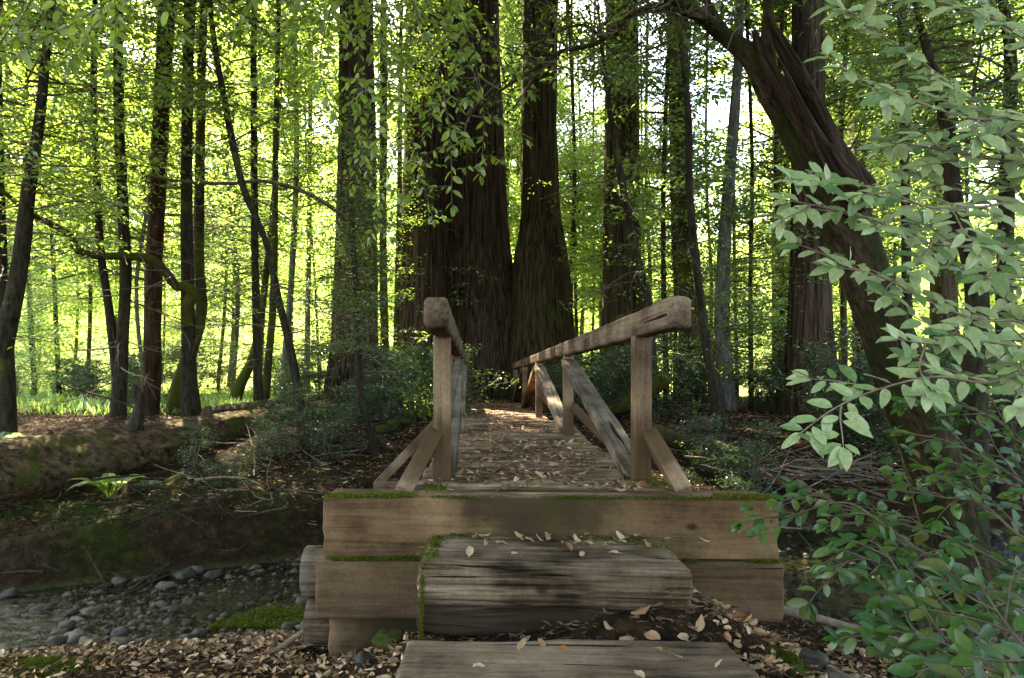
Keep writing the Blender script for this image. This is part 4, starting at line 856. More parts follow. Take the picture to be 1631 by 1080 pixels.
# ------------------------------------------------------------------ leafy sprays in front
def spray(stem, twmb, frames, r_, leaf=.09, step=.05, twl=(.15, .35), n_tw=8, r0=.006, nrm=(0, -.3, 1), depth=1, droop=.1, tt=.75, lj=.32):
    c, _ = resample(stem, [1] * len(stem), .03)
    tube(twmb, c, np.linspace(r0, .0018, len(c)), 6, cap=False)
    L = np.concatenate(([0], np.cumsum(np.linalg.norm(np.diff(c, axis=0), axis=1)))); nrm = unit(np.array(nrm, float))
    def along(c, L, s0, step, leaf):
        s = s0; sd_ = 1
        while s < L[-1]:
            i = min(len(c) - 2, np.searchsorted(L, s)); t = unit(c[i+1] - c[i]); side = unit(np.cross(nrm, t)) * sd_
            n = unit(nrm + r_.normal(0, lj, 3)); a = r_.uniform(.55, 1.0)
            d = unit(t * (1 - a * .55) + side * a + np.array([0, 0, -droop]) + r_.normal(0, .16, 3))
            frames.append((c[i] + d * .006, d, n, leaf * r_.uniform(.6, 1.15))); s += step * r_.uniform(.7, 1.3); sd_ *= -1
        t = unit(c[-1] - c[-2])
        for k in range(3): frames.append((c[-1], unit(t + r_.normal(0, .45, 3)), unit(nrm + r_.normal(0, .25, 3)), leaf * r_.uniform(.6, 1)))
    sd_ = 1
    for k in range(n_tw):
        s = L[-1] * (.12 + .85 * (k + r_.uniform(0, .6)) / n_tw); i = min(len(c) - 2, np.searchsorted(L, s)); t = unit(c[i+1] - c[i]); side = unit(np.cross(nrm, t)) * sd_; sd_ *= -1
        ln = r_.uniform(*twl) * (1.1 - .5 * s / L[-1]); d = unit(t * tt + side * r_.uniform(.5, .9) + r_.normal(0, .1 + (.75 - tt) * .6, 3)); pts = [c[i]]
        for q in range(5): pts.append(pts[-1] + d * ln / 5); d = unit(d + r_.normal(0, .1, 3) + np.array([0, 0, -droop * .3]))
        cc, _ = resample(pts, [1] * 6, .025); tube(twmb, cc, np.linspace(r0 * .5, .0012, len(cc)), 5, cap=False)
        along(cc, np.concatenate(([0], np.cumsum(np.linalg.norm(np.diff(cc, axis=0), axis=1)))), .02, step, leaf)
    along(c, L, L[-1] * .1, step * 1.2, leaf)
def leaf_parts(t, frames, m_one, m_mass, nbig, ratio=.42, name='leaf'):
    """the leaves that show largest become parts, the others one mass"""
    def key(f):
        d = math.hypot(f[0][0], f[0][1]); px = f[0][0] / f[0][1] * F + VX; py = VY - (f[0][2] - EYE) / f[0][1] * F
        return -(f[3] / d) + (10 if not (0 < px < 1631 and 0 < py < 1080) else 0)
    frames = sorted(frames, key=key); big, rest = frames[:nbig], frames[nbig:]
    mes = []
    for k, (cu, fo, ra) in enumerate(((.10, .25, 1), (.22, .35, 1.08), (.04, .2, .92), (.3, .15, 1), (.15, .5, .95))):
        V, q = good_leaf(1, ratio * ra, cu, fo, k); b = MB(); b.add(V, q); me = b.mesh(name); me.materials.append(m_one); mes.append(me)
    for i, (p, d, n, L) in enumerate(big):
        x = Vector(d).normalized(); z = Vector(n); z = (z - x * z.dot(x)).normalized(); y = z.cross(x)
        m = (Matrix((x, y, z)).transposed() * L).to_4x4(); m.translation = Vector(p) - t.location
        o = bpy.data.objects.new(name, mes[i % 5]); C.objects.link(o); o.parent = t; o.matrix_basis = m
    if rest:
        b = MB(); good_leaves(b, rest, ratio=ratio); pobj('foliage', b, m_mass, t, kind='stuff')

r_ = np.random.default_rng(31)
# pale sapling: undersides of the leaves towards us
t = thing('tanoak_sapling', 'sapling with pale grey green leaves spreading in tiers beside the leaning tree', 'sapling', (2.3, 2.3, float(ground(2.3, 2.3))))
tw = MB(); fr = []
def Q(l): return [P(x, y, Y) for x, y, Y in l]
tube(tw, Q([(1840, 1500, 2.3), (1800, 1100, 2.25), (1760, 700, 2.2), (1740, 300, 2.2), (1700, 0, 2.2), (1660, -300, 2.2)]), [.022, .02, .018, .015, .012, .006], 8, ds=.06)
NU = (-.06, -.72, .85)     # blade plane: undersides look towards the camera and down
SP = [([(1700, 330, 2.2), (1631, 235, 2.0), (1545, 165, 1.95), (1470, 100, 1.9), (1400, 55, 1.85), (1345, 20, 1.8)], 11),
      ([(1700, 120, 2.2), (1631, 60, 2.0), (1560, 20, 1.9), (1490, 0, 1.8), (1420, -30, 1.8)], 9),
      ([(1740, 260, 2.2), (1640, 190, 1.9), (1560, 190, 1.8), (1480, 170, 1.8), (1400, 135, 1.75), (1340, 110, 1.7)], 10),
      ([(1740, 420, 2.2), (1640, 330, 2.0), (1560, 330, 1.9), (1480, 330, 1.8), (1400, 300, 1.8), (1310, 290, 1.75), (1260, 285, 1.7)], 11),
      ([(1740, 480, 2.2), (1640, 400, 2.0), (1560, 395, 1.95), (1470, 385, 1.9), (1390, 350, 1.85), (1310, 330, 1.8), (1250, 318, 1.8)], 11),
      ([(1740, 350, 2.2), (1650, 270, 2.1), (1560, 250, 2.0), (1480, 235, 2.0), (1400, 225, 1.95)], 7),
      ([(1740, 620, 2.2), (1640, 520, 2.1), (1560, 510, 2.0), (1480, 480, 1.95), (1400, 440, 1.9), (1330, 425, 1.85)], 8),
      ([(1740, 700, 2.2), (1650, 600, 2.0), (1570, 610, 1.9), (1490, 600, 1.85), (1400, 620, 1.8), (1330, 650, 1.75), (1275, 690, 1.7)], 7),
      ([(1740, 640, 2.2), (1660, 570, 2.0), (1580, 545, 1.9), (1500, 550, 1.85), (1430, 540, 1.8)], 5),
      ([(1740, 60, 2.3), (1650, -40, 2.2), (1560, -60, 2.1), (1480, -80, 2.0)], 7),
      ([(1740, 460, 2.4), (1650, 420, 2.3), (1580, 440, 2.3), (1530, 430, 2.2)], 6)]
for l, n in SP: spray(Q(l), tw, fr, r_, leaf=.070, step=.028, twl=(.14, .32), n_tw=n, nrm=NU, droop=.04, lj=.22)
pobj('stem', tw, M['paletwig'], t); leaf_parts(t, fr, M['paleleaf_o'], M['paleleaf'], 300, ratio=.44)
print('pale', len(fr))
# lower green shrub
t = thing('tanoak_shrub', 'dark green shrub reaching over the creek beside the abutment and the leafy slope', 'shrub', (1.95, 2.35, float(ground(1.95, 2.35))))
tw = MB(); fr = []; NV = (0, -.45, .9)
SP = [([(1740, 800, 2.8), (1650, 720, 2.9), (1570, 660, 3.0), (1490, 640, 3.1), (1440, 650, 3.2)], 8), ([(1740, 860, 2.8), (1660, 800, 2.9), (1590, 760, 3.0), (1530, 750, 3.1), (1470, 760, 3.2)], 8), ([(1740, 700, 2.9), (1660, 640, 3.0), (1600, 600, 3.1), (1540, 600, 3.2)], 6),
      ([(1700, 960, 2.4), (1600, 900, 2.4), (1520, 860, 2.5), (1420, 830, 2.6), (1330, 800, 2.7), (1260, 770, 2.8)], 9),
      ([(1640, 1000, 2.3), (1560, 930, 2.3), (1470, 880, 2.4), (1400, 830, 2.5), (1340, 800, 2.6), (1240, 825, 2.8), (1190, 812, 2.9)], 9),
      ([(1660, 1000, 2.2), (1600, 960, 2.2), (1520, 930, 2.2), (1440, 920, 2.3), (1380, 890, 2.3), (1320, 905, 2.4)], 9),
      ([(1660, 1080, 2.0), (1600, 1040, 2.0), (1540, 1000, 2.0), (1470, 970, 2.1), (1400, 960, 2.1)], 9),
      ([(1600, 1150, 1.8), (1540, 1080, 1.8), (1500, 1040, 1.85), (1450, 1010, 1.9), (1400, 1000, 2.0)], 8),
      ([(1700, 1100, 1.7), (1640, 1040, 1.7), (1600, 990, 1.75), (1560, 930, 1.8)], 8),
      ([(1700, 900, 2.3), (1620, 850, 2.3), (1560, 800, 2.4), (1490, 790, 2.5), (1420, 760, 2.6)], 8),
      ([(1700, 820, 2.4), (1630, 770, 2.4), (1570, 730, 2.5), (1500, 700, 2.6), (1440, 690, 2.7)], 6),
      ([(1640, 1120, 1.6), (1590, 1070, 1.6), (1520, 1060, 1.65), (1460, 1070, 1.7)], 7),
      ([(1500, 1120, 2.1), (1470, 1010, 2.15), (1440, 930, 2.2), (1410, 880, 2.3), (1380, 860, 2.4), (1350, 875, 2.5)], 7)]
for l, n in SP: spray(Q(l), tw, fr, r_, leaf=.066, step=.042, twl=(.16, .34), n_tw=n, nrm=NV, droop=.12, r0=.007)
for a, z_ in ((1640, 2.3), (1700, 2.1), (1600, 2.0)):
    p = P(a, 1000, z_); tube(tw, [(1.95, 2.35, float(ground(1.95, 2.35))), ((1.95 + p.x) / 2, 2.3, (p.z - .8) / 2), tuple(p)], [.014, .012, .008], 6, ds=.08)
pobj('stem', tw, M['twig'], t); leaf_parts(t, fr, M['greenleaf_o'], M['greenleaf'], 300, ratio=.52)
print('green', len(fr))
# broadleaf tree overhead, its branches hanging into the picture
t = thing('overhanging_tanoak', 'leafy tanoak whose branches hang down into the top of the picture before the redwoods', 'tree', (-5.2, 3.0, float(ground(-5.2, 3.0))))
tr_ = MB(); tube(tr_, [(-5.2, 3.0, -1), (-5.1, 3.1, 1.5), (-4.8, 3.3, 3.6), (-4.2, 3.6, 5.2), (-3.8, 3.8, 7.5)], [.26, .2, .17, .14, .08], 16, ds=.15, disp=small_disp(.08, 2)); pobj('trunk', tr_, M['bark'], t)
tw = MB(); fr = []
tube(tw, [(-4.6, 3.4, 4.2), (-3.2, 4.0, 4.5), (-1.6, 4.4, 4.4), (-.3, 4.6, 4.1), (1.0, 4.7, 3.9)], [.1, .08, .06, .045, .02], 8, ds=.15)
NH = (0, -.55, .75)
for l, n in [([(520, -150, 4.5), (560, -40, 4.4), (600, 60, 4.3), (620, 150, 4.2), (600, 230, 4.2)], 13), ([(620, -150, 4.5), (650, -20, 4.4), (690, 90, 4.4), (715, 200, 4.3), (720, 330, 4.3)], 14),
             ([(560, -160, 4.5), (540, -40, 4.3), (520, 40, 4.2), (510, 110, 4.1), (540, 200, 4.2)], 12), ([(680, -160, 4.5), (710, -60, 4.5), (745, 60, 4.6), (770, 170, 4.7), (765, 280, 4.8)], 11),
             ([(560, -150, 4.9), (600, -60, 5.0), (650, 0, 5.0), (730, 60, 5.1)], 11), ([(500, -150, 4.2), (520, -60, 4.2), (570, 0, 4.2), (640, 30, 4.2)], 11), ([(600, -150, 5.4), (610, 0, 5.6), (640, 160, 5.7), (610, 300, 5.8), (590, 380, 5.9)], 13), ([(540, -150, 5.2), (500, -40, 5.2), (470, 60, 5.2), (420, 130, 5.2)], 11), ([(700, -150, 5.4), (740, 60, 5.6), (700, 170, 5.7), (660, 250, 5.7)], 12),
             ([(420, -160, 4.4), (440, -60, 4.2), (400, 0, 4.1), (370, 50, 4.1)], 9), ([(480, -160, 4.4), (470, -60, 4.3), (460, 10, 4.3), (440, 70, 4.3)], 9), ([(600, -150, 4.6), (580, 0, 4.8), (570, 120, 4.9), (575, 230, 5.0), (560, 300, 5)], 12),
             ([(640, -150, 4.6), (660, 0, 4.9), (640, 110, 5.0), (660, 240, 5.1), (690, 350, 5.2)], 13), ([(740, -150, 4.8), (790, -30, 5), (830, 60, 5.2), (850, 150, 5.2)], 6), ([(700, -150, 4.6), (700, -30, 4.6), (660, 40, 4.5), (640, 80, 4.4), (650, 130, 4.4)], 9),
             ([(300, -150, 3.4), (260, -60, 3.3), (190, -10, 3.3), (130, 30, 3.2), (70, 60, 3.1)], 8), ([(200, -150, 3.4), (120, -60, 3.3), (60, -10, 3.3), (20, 40, 3.2), (-20, 100, 3.1)], 8), ([(260, -150, 3.8), (230, -40, 3.7), (150, 40, 3.6), (120, 100, 3.6)], 8)]:
    spray(Q(l), tw, fr, r_, leaf=.075, step=.038, twl=(.25, .55), n_tw=n, nrm=NH, droop=.22, r0=.006, tt=.15, lj=.55)
for l in ([(520, -150, 4.5)], [(680, -160, 4.5)], [(420, -160, 4.4)], [(250, -150, 3.6)], [(740, -150, 4.8)]):
    p = Q(l)[0]; tube(tw, [tuple(p), (p.x - .5, p.y - .1, 4.3)], [.012, .03], 6)
pobj('limb', tw, M['twig'], t); leaf_parts(t, fr, M['hangleaf_o'], M['hangleaf'], 300, ratio=.44)
print('hang', len(fr))
put_crown(t, 'high0', (-4.0, 3.6, 5.5), .9); put_crown(t, 'high1', (-1.0, 3.8, 6.3), 1.1); put_crown(t, 'high2', (-2.5, 6.0, 6.2), 1.2); put_crown(t, 'high0', (-3.0, 1.0, 5.0), 1.1)  # canopy out of view over the creek, added to darken the foreground

# ------------------------------------------------------------------ logs, snag, sticks, ferns
t = thing('fallen_log', 'long mossy fallen log lying on the far bank, sunlit on its upper side', 'log', P(0, 745, 8.2))
b = MB(); pts = [P(-260, 790, 6.9), P(-60, 770, 7.6), P(120, 740, 8.6), P(300, 705, 9.8), P(430, 680, 11.2), P(540, 658, 12.8)]
tube(b, pts, [.47, .44, .40, .36, .31, .26], 64, ds=.06, disp=lambda th, s, z: .13 * fbm(np.cos(th) * 1.6, np.sin(th) * 1.6, s * 1.1, 2, 4) + .05 * vn(np.cos(th) * 8, np.sin(th) * 8, s * .8, 6))
pobj('trunk', b, bark_mat('fallen_log_bark', (.015, .009, .005), (.135, .085, .048), sc=(5, 14, 14), moss=.34, mosscol=(.07, .075, .014), bump=1.0, bd=.03, mscale=3), t)
b = MB(); p = P(78, 708, 8.4); tube(b, [p - Vector((0, 0, .15)), p + Vector((0, 0, .02)), p + Vector((.03, 0, .16))], [.14, .1, .02], 10, ds=.03, disp=small_disp(.2, 1)); pobj('knot', b, M['bark'], t)
t = thing('broken_snag', 'short dark broken snag leaning on the fallen log before the thick trunk', 'snag', P(216, 680, 9.2))
b = MB(); tube(b, Q([(214, 690, 9.1), (219, 665, 9.1), (224, 645, 9.1), (219, 628, 9.1), (213, 612, 9.1)]), [.10, .085, .075, .08, .02], 14, ds=.03, disp=small_disp(.22, 9)); pobj('trunk', b, M['bark'], t)
for lab, l, rr, m in (('half rotten log lying beside the blue green shrubs behind the bank edge', [(330, 668, 11.5), (430, 655, 12.5), (540, 640, 13.6)], .22, 'mossbark'),
                      ('mossy log sunk in the forest floor beyond the braced handrail', [(1040, 690, 10.5), (1120, 712, 9.8), (1230, 745, 9.2)], .15, 'mossbark'),
                      ('dark log crossing the shaded floor beneath the redwoods past the handrail', [(930, 655, 13), (1010, 640, 12.5), (1060, 600, 12.0)], .16, 'mossbark')):
    t = thing('old_log', lab, 'log', P(*l[1])); b = MB(); tube(b, Q(l), [rr, rr * .95, rr * .8], 20, ds=.12, disp=small_disp(.12, 3)); pobj('trunk', b, M[m], t)
def stick(lab, l, rr, m='deadwood', forks=()):
    t = thing('dead_branch', lab, 'branch', P(*l[0])); b = MB(); tube(b, Q(l), np.linspace(rr, rr * .35, len(l)), 7, ds=.06, disp=small_disp(.12, 3))
    for f in forks: tube(b, Q(f), np.linspace(rr * .5, rr * .15, len(f)), 5, ds=.06)
    pobj('stem', b, M[m], t)
stick('forked dead branch lying down the dark bank above the creek stones', [(412, 818, 7.3), (370, 832, 7.2), (330, 855, 7.0), (292, 880, 6.9)], .028, forks=([(362, 832, 7.2), (330, 838, 7.1), (300, 862, 7.0)],))
stick('long thin pale stick lying against the dark bank towards the abutment', [(405, 828, 7.3), (450, 829, 7.1), (505, 836, 7.0)], .016, forks=([(440, 829, 7.1), (435, 800, 7.2), (425, 760, 7.4), (432, 730, 7.5)],))
stick('low curved stick on the leafy bank above the moss', [(310, 765, 7.8), (360, 760, 7.9), (400, 765, 7.8), (425, 782, 7.7)], .018)
stick('weathered straight stick on the pale leaves leading under the abutment', [(395, 1078, 3.95), (450, 1030, 4.0), (512, 985, 4.05)], .028)
stick('long thin log edging the leafy slope above the shaded water', [(1200, 962, 4.0), (1300, 985, 4.05), (1400, 1012, 4.0), (1520, 1045, 3.9)], .035)
stick('dark slanting stick resting low on the mossy bank by the picture edge', [(2, 870, 7.0), (45, 850, 7.0), (85, 835, 7.0)], .03, 'bark')
stick('bare leaning pole among the sticks beside the snag', [(238, 660, 9.2), (190, 640, 9.4), (130, 622, 9.6), (90, 608, 9.8)], .02, 'bark')
# tangles of sticks
def tangle(lab, cx_, cy_, Y, sx, sy, n, seed, m='deadwood', ln=(.4, 1.3), th=.008):
    r2 = np.random.default_rng(seed); c = P(cx_, cy_, Y); t = thing('brush_pile', lab, 'brush', (c.x, c.y, float(ground(c.x, c.y)))); 
    for k in range(n):
        b = MB(); x = c.x + r2.normal(0, sx); y = c.y + r2.normal(0, sx * .7); z = float(ground(x, y)) + abs(r2.normal(0, sy)); a = r2.uniform(0, math.pi); L = r2.uniform(*ln); d = np.array([math.cos(a), math.sin(a), r2.normal(0, .3)])
        p0 = np.array([x, y, z]) - d * L / 2; pts = [p0]
        for q in range(4): pts.append(pts[-1] + d * L / 4); d = d + r2.normal(0, .12, 3)
        tube(b, pts, np.linspace(th * r2.uniform(.6, 1.8), .003, 5), 5, cap=False); pobj('stick', b, M[m], t)
tangle('tangled pile of bare pinkish sticks on the floor beyond the abutment, under pale leaves', 1310, 735, 8.6, .55, .16, 110, 3)
tangle('bare twigs scattered over the old log among blue green shrubs', 420, 672, 9.6, .8, .12, 26, 4, ln=(.5, 1.6), th=.006)
tangle('dark loose sticks on the shaded gravel bank under the leaning tree', 1480, 800, 7.4, .9, .05, 36, 6, 'twig')
tangle('few thin sticks lying on the leafy slope beside the bridge', 630, 700, 10, .8, .02, 20, 7, 'twig')
tangle('dark roots and thin debris hanging from the undercut bank above the creek stones', 250, 850, 6.3, 1.1, .16, 60, 12, 'bark', ln=(.3, 1.0), th=.010)
tangle('pale broken twigs strewn on the mossy bank between fern and abutment', 380, 790, 7.2, .8, .04, 16, 13, ln=(.15, .6), th=.006)
for lab_, x_, y_, h_, kk in (('unseen tanoak added behind the camera, bushy crown shading the bridge front', -2.6, -3.6, 7.5, 0), ('second unseen tanoak added behind the camera for shade, across from the bushy one', 3.4, -3.0, 8, 1), ('unseen tanoak added for shade just outside the picture, past the pale sapling', 5.6, 1.6, 8, 2)):
    g_ = float(ground(x_, y_)); t = thing('tanoak_tree', lab_, 'tree', (x_, y_, g_)); b = MB(); tube(b, [(x_, y_, g_ - .2), (x_ + .1, y_, 2.5), (x_ - .2, y_ + .2, 5), (x_, y_, h_)], [.2, .16, .12, .05], 14, ds=.2, disp=small_disp(.08, 3)); pobj('trunk', b, M['bark'], t)
    put_crown(t, 'high%d' % kk, (x_, y_, 3.2), 1.15); put_crown(t, 'high%d' % ((kk + 1) % 3), (x_ * .5, y_ + 1.6, 5.5), 1.1)  # unseen trees, added to block the sky light on the near side
def fern(lab, px, py, Y, n, L, m, w=.07):
    c = P(px, py, Y); c.z = float(ground(c.x, c.y)) if abs(c.z - float(ground(c.x, c.y))) < .5 else c.z
    t = thing('sword_fern', lab, 'fern', c)
    for k in range(n):
        a = 2 * math.pi * k / n + random.uniform(-.3, .3); b = MB(); d = np.array([math.cos(a), math.sin(a), 1.7]) * random.uniform(.8, 1.1); p = np.array(c); pts = [p]
        for q in range(8): p = p + unit(d) * L / 8; pts.append(p); d = d + np.array([0, 0, -.30])
        tube(b, pts, np.linspace(.004, .001, 9), 4, mi=0, cap=False); c2, _ = resample(pts, [1] * 9, L / 26)
        tg = unit(np.gradient(c2, axis=0)); sd_ = unit(np.cross(tg, [0, 0, 1])); nn = np.cross(sd_, tg); f = np.sin(np.linspace(.25, 3.05, len(c2)))[:, None]
        for s in (-1, 1): leaves(b, c2, sd_ * s + tg * .35, nn, (w * f)[:, 0] + .01, .28, 1)
        pobj('frond', b, [M['twig'], M[m]], t)
fern('sword fern arching from the foot of the fallen log above the dark moss', 175, 745, 7.9, 12, .55, 'midleaf', .085)
fern('bright lit fern at the picture edge beyond the fallen log', 4, 668, 9.2, 9, .4, 'sunleaf')
fern('small fern tuft beside the sword fern on the bank', 235, 722, 8.3, 8, .25, 'dimleaf', .05)

# ------------------------------------------------------------------ stones
def stone_mesh(seed, fl=.7):
    import bmesh
    bm = bmesh.new(); bmesh.ops.create_icosphere(bm, subdivisions=3, radius=1); co = np.array([v.co[:] for v in bm.verts])
    f = 1 + .38 * vn(co[:, 0] * 1.3, co[:, 1] * 1.3, co[:, 2] * 1.3, seed) - .16 * np.abs(vn(co[:, 0] * 2.2, co[:, 1] * 2.2, co[:, 2] * 2.2, seed + 7)) + .05 * vn(co[:, 0] * 3, co[:, 1] * 3, co[:, 2] * 3, seed + 1)
    co = co * f[:, None] * np.array([1, .8, fl * .75])
    for v, c in zip(bm.verts, co): v.co = c
    me = bpy.data.meshes.new('stone'); bm.to_mesh(me); bm.free(); me.polygons.foreach_set('use_smooth', [True] * len(me.polygons)); return me
SM = [stone_mesh(k, random.uniform(.6, 1)) for k in range(9)]
for me in SM: me.materials.append(M['stone'])
M['mossstone'] = simple('mossy_stone', [(.35, (.05,.042,.034)), (.5, (.03,.04,.006)), (.7, (.07,.085,.01))], 5, rough=.95, bump=.8, spec=.05)
MS = SM[0].copy(); MS.materials.clear(); MS.materials.append(M['mossstone'])
def stone(x, y, r, lab, grp=None, sink=.35, me=None, z=None, m=None):
    o = bpy.data.objects.new('stone', me or random.choice(SM)); C.objects.link(o); zz = float(ground(x, y)) if z is None else z
    o.location = (x, y, zz + r * .6 * (1 - sink)); o.scale = (r, r, r); o.rotation_euler = (random.uniform(-.2, .2), random.uniform(-.2, .2), random.uniform(0, 6.28))
    return tag(o, lab, 'stone', grp)
for px, py, wpx, lab in [(628, 0, 0, '')][:0] + [
    (278, 956, 26, 'round purplish cobble standing in the stream beside a darker flat one'), (260, 950, 22, 'darker flat cobble leaning on the round purplish one'), (296, 942, 14, 'small cobble just behind the round purplish one'),
    (319, 992, 26, 'upright reddish grey cobble at the edge of the pale leaves'), (462, 983, 30, 'smooth round grey cobble beside the green algae'), (143, 1026, 38, 'large angular dark stone on the gravel bar'),
    (192, 990, 30, 'brown oblong cobble on the gravel bar'), (232, 1010, 36, 'tan cobble where gravel meets pale leaves'), (196, 1026, 34, 'pale tan flattish cobble beside the large angular one'), (118, 998, 34, 'long brown tilted cobble at the water edge'),
    (92, 1003, 34, 'greenish lit cobble under a few green leaves'), (8, 1022, 36, 'pale cobble cut by the picture edge'), (105, 980, 28, 'low brown cobble at the stream margin'), (350, 972, 16, 'small pale wet stone amid the stream'), (448, 996, 22, 'flat squarish stone beside the smooth round grey one')]:
    d = (EYE - WATER - .03) * F / (py + wpx * .4 - VY); x = (px - VX) * d / F
    stone(x, d, wpx * d / F / 2 * 1.05, lab, sink=.15, z=max(WATER - .03, float(ground(x, d))))
r3 = np.random.default_rng(5); k = 0
while k < 170:
    px = r3.uniform(-30, 520); py = r3.uniform(898, 1022) - (px * .02)
    e = np.interp(px, [0, 500], [1, 0])
    if r3.random() < .75 and not (py > 950 - 20 * (1 - e) or py < 905): continue
    d = (EYE - WATER) * F / (py - VY); x = (px - VX) * d / F
    k += 1
    if d > np.interp(x, XS, YF) - .05 or d < np.interp(x, XS, YN) - .6: continue
    stone(x, d, float(r3.gamma(2.2, .010)) + .012, 'wet rounded cobble lying in the shallow creek bed', 'cobbles scattered in the creek bed', z=max(float(ground(x, d)), WATER - .05))
for k in range(60):
    x = r3.uniform(-6.5, -.9); y = float(np.interp(x, XS, YF)) - abs(r3.normal(.0, .16)) - .03; stone(x, y, r3.gamma(3, .014) + .02, 'dark cobble lodged at the foot of the undercut bank', 'cobbles lodged along the foot of the undercut bank', z=max(float(ground(x, y)), WATER - .02) - .01)
for k in range(46):
    px = r3.uniform(1250, 1640); py = r3.uniform(800, 900); d = (EYE + 1.1) * F / (py - VY); x = (px - VX) * d / F
    stone(x, d, r3.uniform(.03, .09), 'dark cobble on the shaded gravel under the leaning tree', 'cobbles on the shaded gravel under the leaning tree')
for px, py, Y, r, lab in ((584, 1028, 3.35, .065, 'smooth greenish stone tilted against the earth by the steps'), (622, 992, 3.55, .105, 'wide mossy stone lying against the lower abutment timber'), (1290, 1015, 3.25, .11, 'dark pointed stone half buried in the leafy slope'),
                      (1262, 1068, 2.9, .07, 'moss covered small stone low on the leafy slope'), (1340, 1040, 3.1, .09, 'greyish buried stone near the thin edging log')):
    p = P(px, py, Y); stone(p.x, p.y, r, lab, sink=.5, z=float(ground(p.x, p.y)), me=MS if 'moss' in lab else None)
for px, Y, wh in ((611, 11.0, 'beside the thin crooked tree'), (627, 11.4, 'between its two neighbours'), (645, 11.6, 'closest to the bridge of three')):
    x = (px - VX) * Y / F; o = stone(x, Y, .14, 'low moss covered boulder before the dark redwoods, ' + wh, 'moss covered boulders at the foot of the redwoods', me=MS)
# pebbles: countless
b = MB(); base = np.array([(1,0,0),(-1,0,0),(0,1,0),(0,-1,0),(0,0,1),(0,0,-1)], float); ff = np.array([(0,2,4),(2,1,4),(1,3,4),(3,0,4),(2,0,5),(1,2,5),(3,1,5),(0,3,5)])
n = 12000; X = r3.uniform(-8, 7, n); yn_ = np.interp(X, XS, YN); yf_ = np.interp(X, XS, YF); Y = yn_ - .35 + (yf_ - yn_ + .3) * r3.uniform(0, 1, n) ** 1.3; s = r3.gamma(3, .006, n) + .006
v = base[None] * s[:, None, None] * (1 + r3.uniform(-.35, .35, (n, 6, 1))) * np.array([1, 1, .6]); a = r3.uniform(0, 6.28, n); cs_, sn_ = np.cos(a)[:, None], np.sin(a)[:, None]
v = np.stack([v[..., 0] * cs_ - v[..., 1] * sn_, v[..., 0] * sn_ + v[..., 1] * cs_, v[..., 2]], -1) + np.stack([X, Y, np.where(r3.random(n) < .5 * (fbm(X * 1.6, Y * 2.4, 0, 91) > -.35), np.maximum(ground(X, Y), WATER - .012), ground(X, Y)) + s * .3], -1)[:, None]
b.add(v.reshape(-1, 3), (np.arange(n)[:, None, None] * 6 + ff[None]).reshape(-1, 3)); tag(obj('pebbles', b.mesh('pebbles'), M['pebble']), 'wet pebbles and gravel covering the creek bed', 'gravel', kind='stuff')
# rough moss and debris on the steep creek bank
n = 14000; X = r3.uniform(-9, -.9, n); Y = np.interp(X, XS, YF) + .15 + r3.uniform(0, 2.6, n); k = fbm(X * 1.4, Y * 1.4, 0, 71) > -.15; X, Y = X[k], Y[k]; b = MB()
leaves(b, np.stack([X, Y, ground(X, Y)], -1), r3.normal(0, .6, (len(X), 3)) + [0, -.4, .8], r3.normal(0, 1, (len(X), 3)), r3.uniform(.015, .05, len(X)), .35)
tag(obj('bank_moss', b.mesh('bank_moss', False), M['bankmoss']), 'dark uneven moss growing on the steep creek bank', 'moss', kind='stuff')
# algae
b = MB(); n = 5000; px = 335 + 150 * r3.uniform(0, 1, n) ** .8; py = 1000 - r3.uniform(0, 1, n) ** 1.6 * 55 * (px - 320) / 160; d = (EYE - WATER) * F / (py - VY); X = (px - VX) * d / F
keep = vn(X * 9, d * 9, 0, 3) > -.25
leaves(b, np.stack([X, d, np.full(n, WATER + .004)], -1)[keep], (r3.normal(0, 1, (n, 3)) * [1, 1, .3])[keep], (r3.normal(0, .4, (n, 3)) + [0, 0, 1])[keep], r3.uniform(.012, .035, n)[keep], .6)
tag(obj('algae', b.mesh('algae', False), M['moss']), 'yellow green algae on the creek edge near the pale leaves', 'algae', kind='stuff')
b = MB()
def mossball(x, y, w, n, z=None):
    a = r3.normal(0, w, (n, 2)); X, Y = x + a[:, 0], y + a[:, 1] * .6; zz = (ground(X, Y) if z is None else z) + .05 * np.exp(-(a ** 2).sum(1) / (w * w)); leaves(b, np.stack([X, Y, zz], -1), r3.normal(0, .6, (n, 3)) + [0, 0, 1], r3.normal(0, 1, (n, 3)), r3.uniform(.008, .022, n), .5)
for px, py, w, n in ((70, 1065, .12, 5000), (1112, 920, .05, 2200), (1150, 945, .05, 1300), (1185, 985, .06, 1800), (1262, 1062, .045, 1500), (1230, 975, .05, 900)):
    d = 3.0 if px > 1000 else 3.9
    for _ in range(30): d = (EYE - float(ground((px - VX) * d / F, d))) * F / (py - VY)
    mossball((px - VX) * d / F, d, w, n)
tag(obj('ground_moss', b.mesh('ground_moss', False), M['moss']), 'cushions of bright moss on the ground beside the steps', 'moss', kind='stuff')

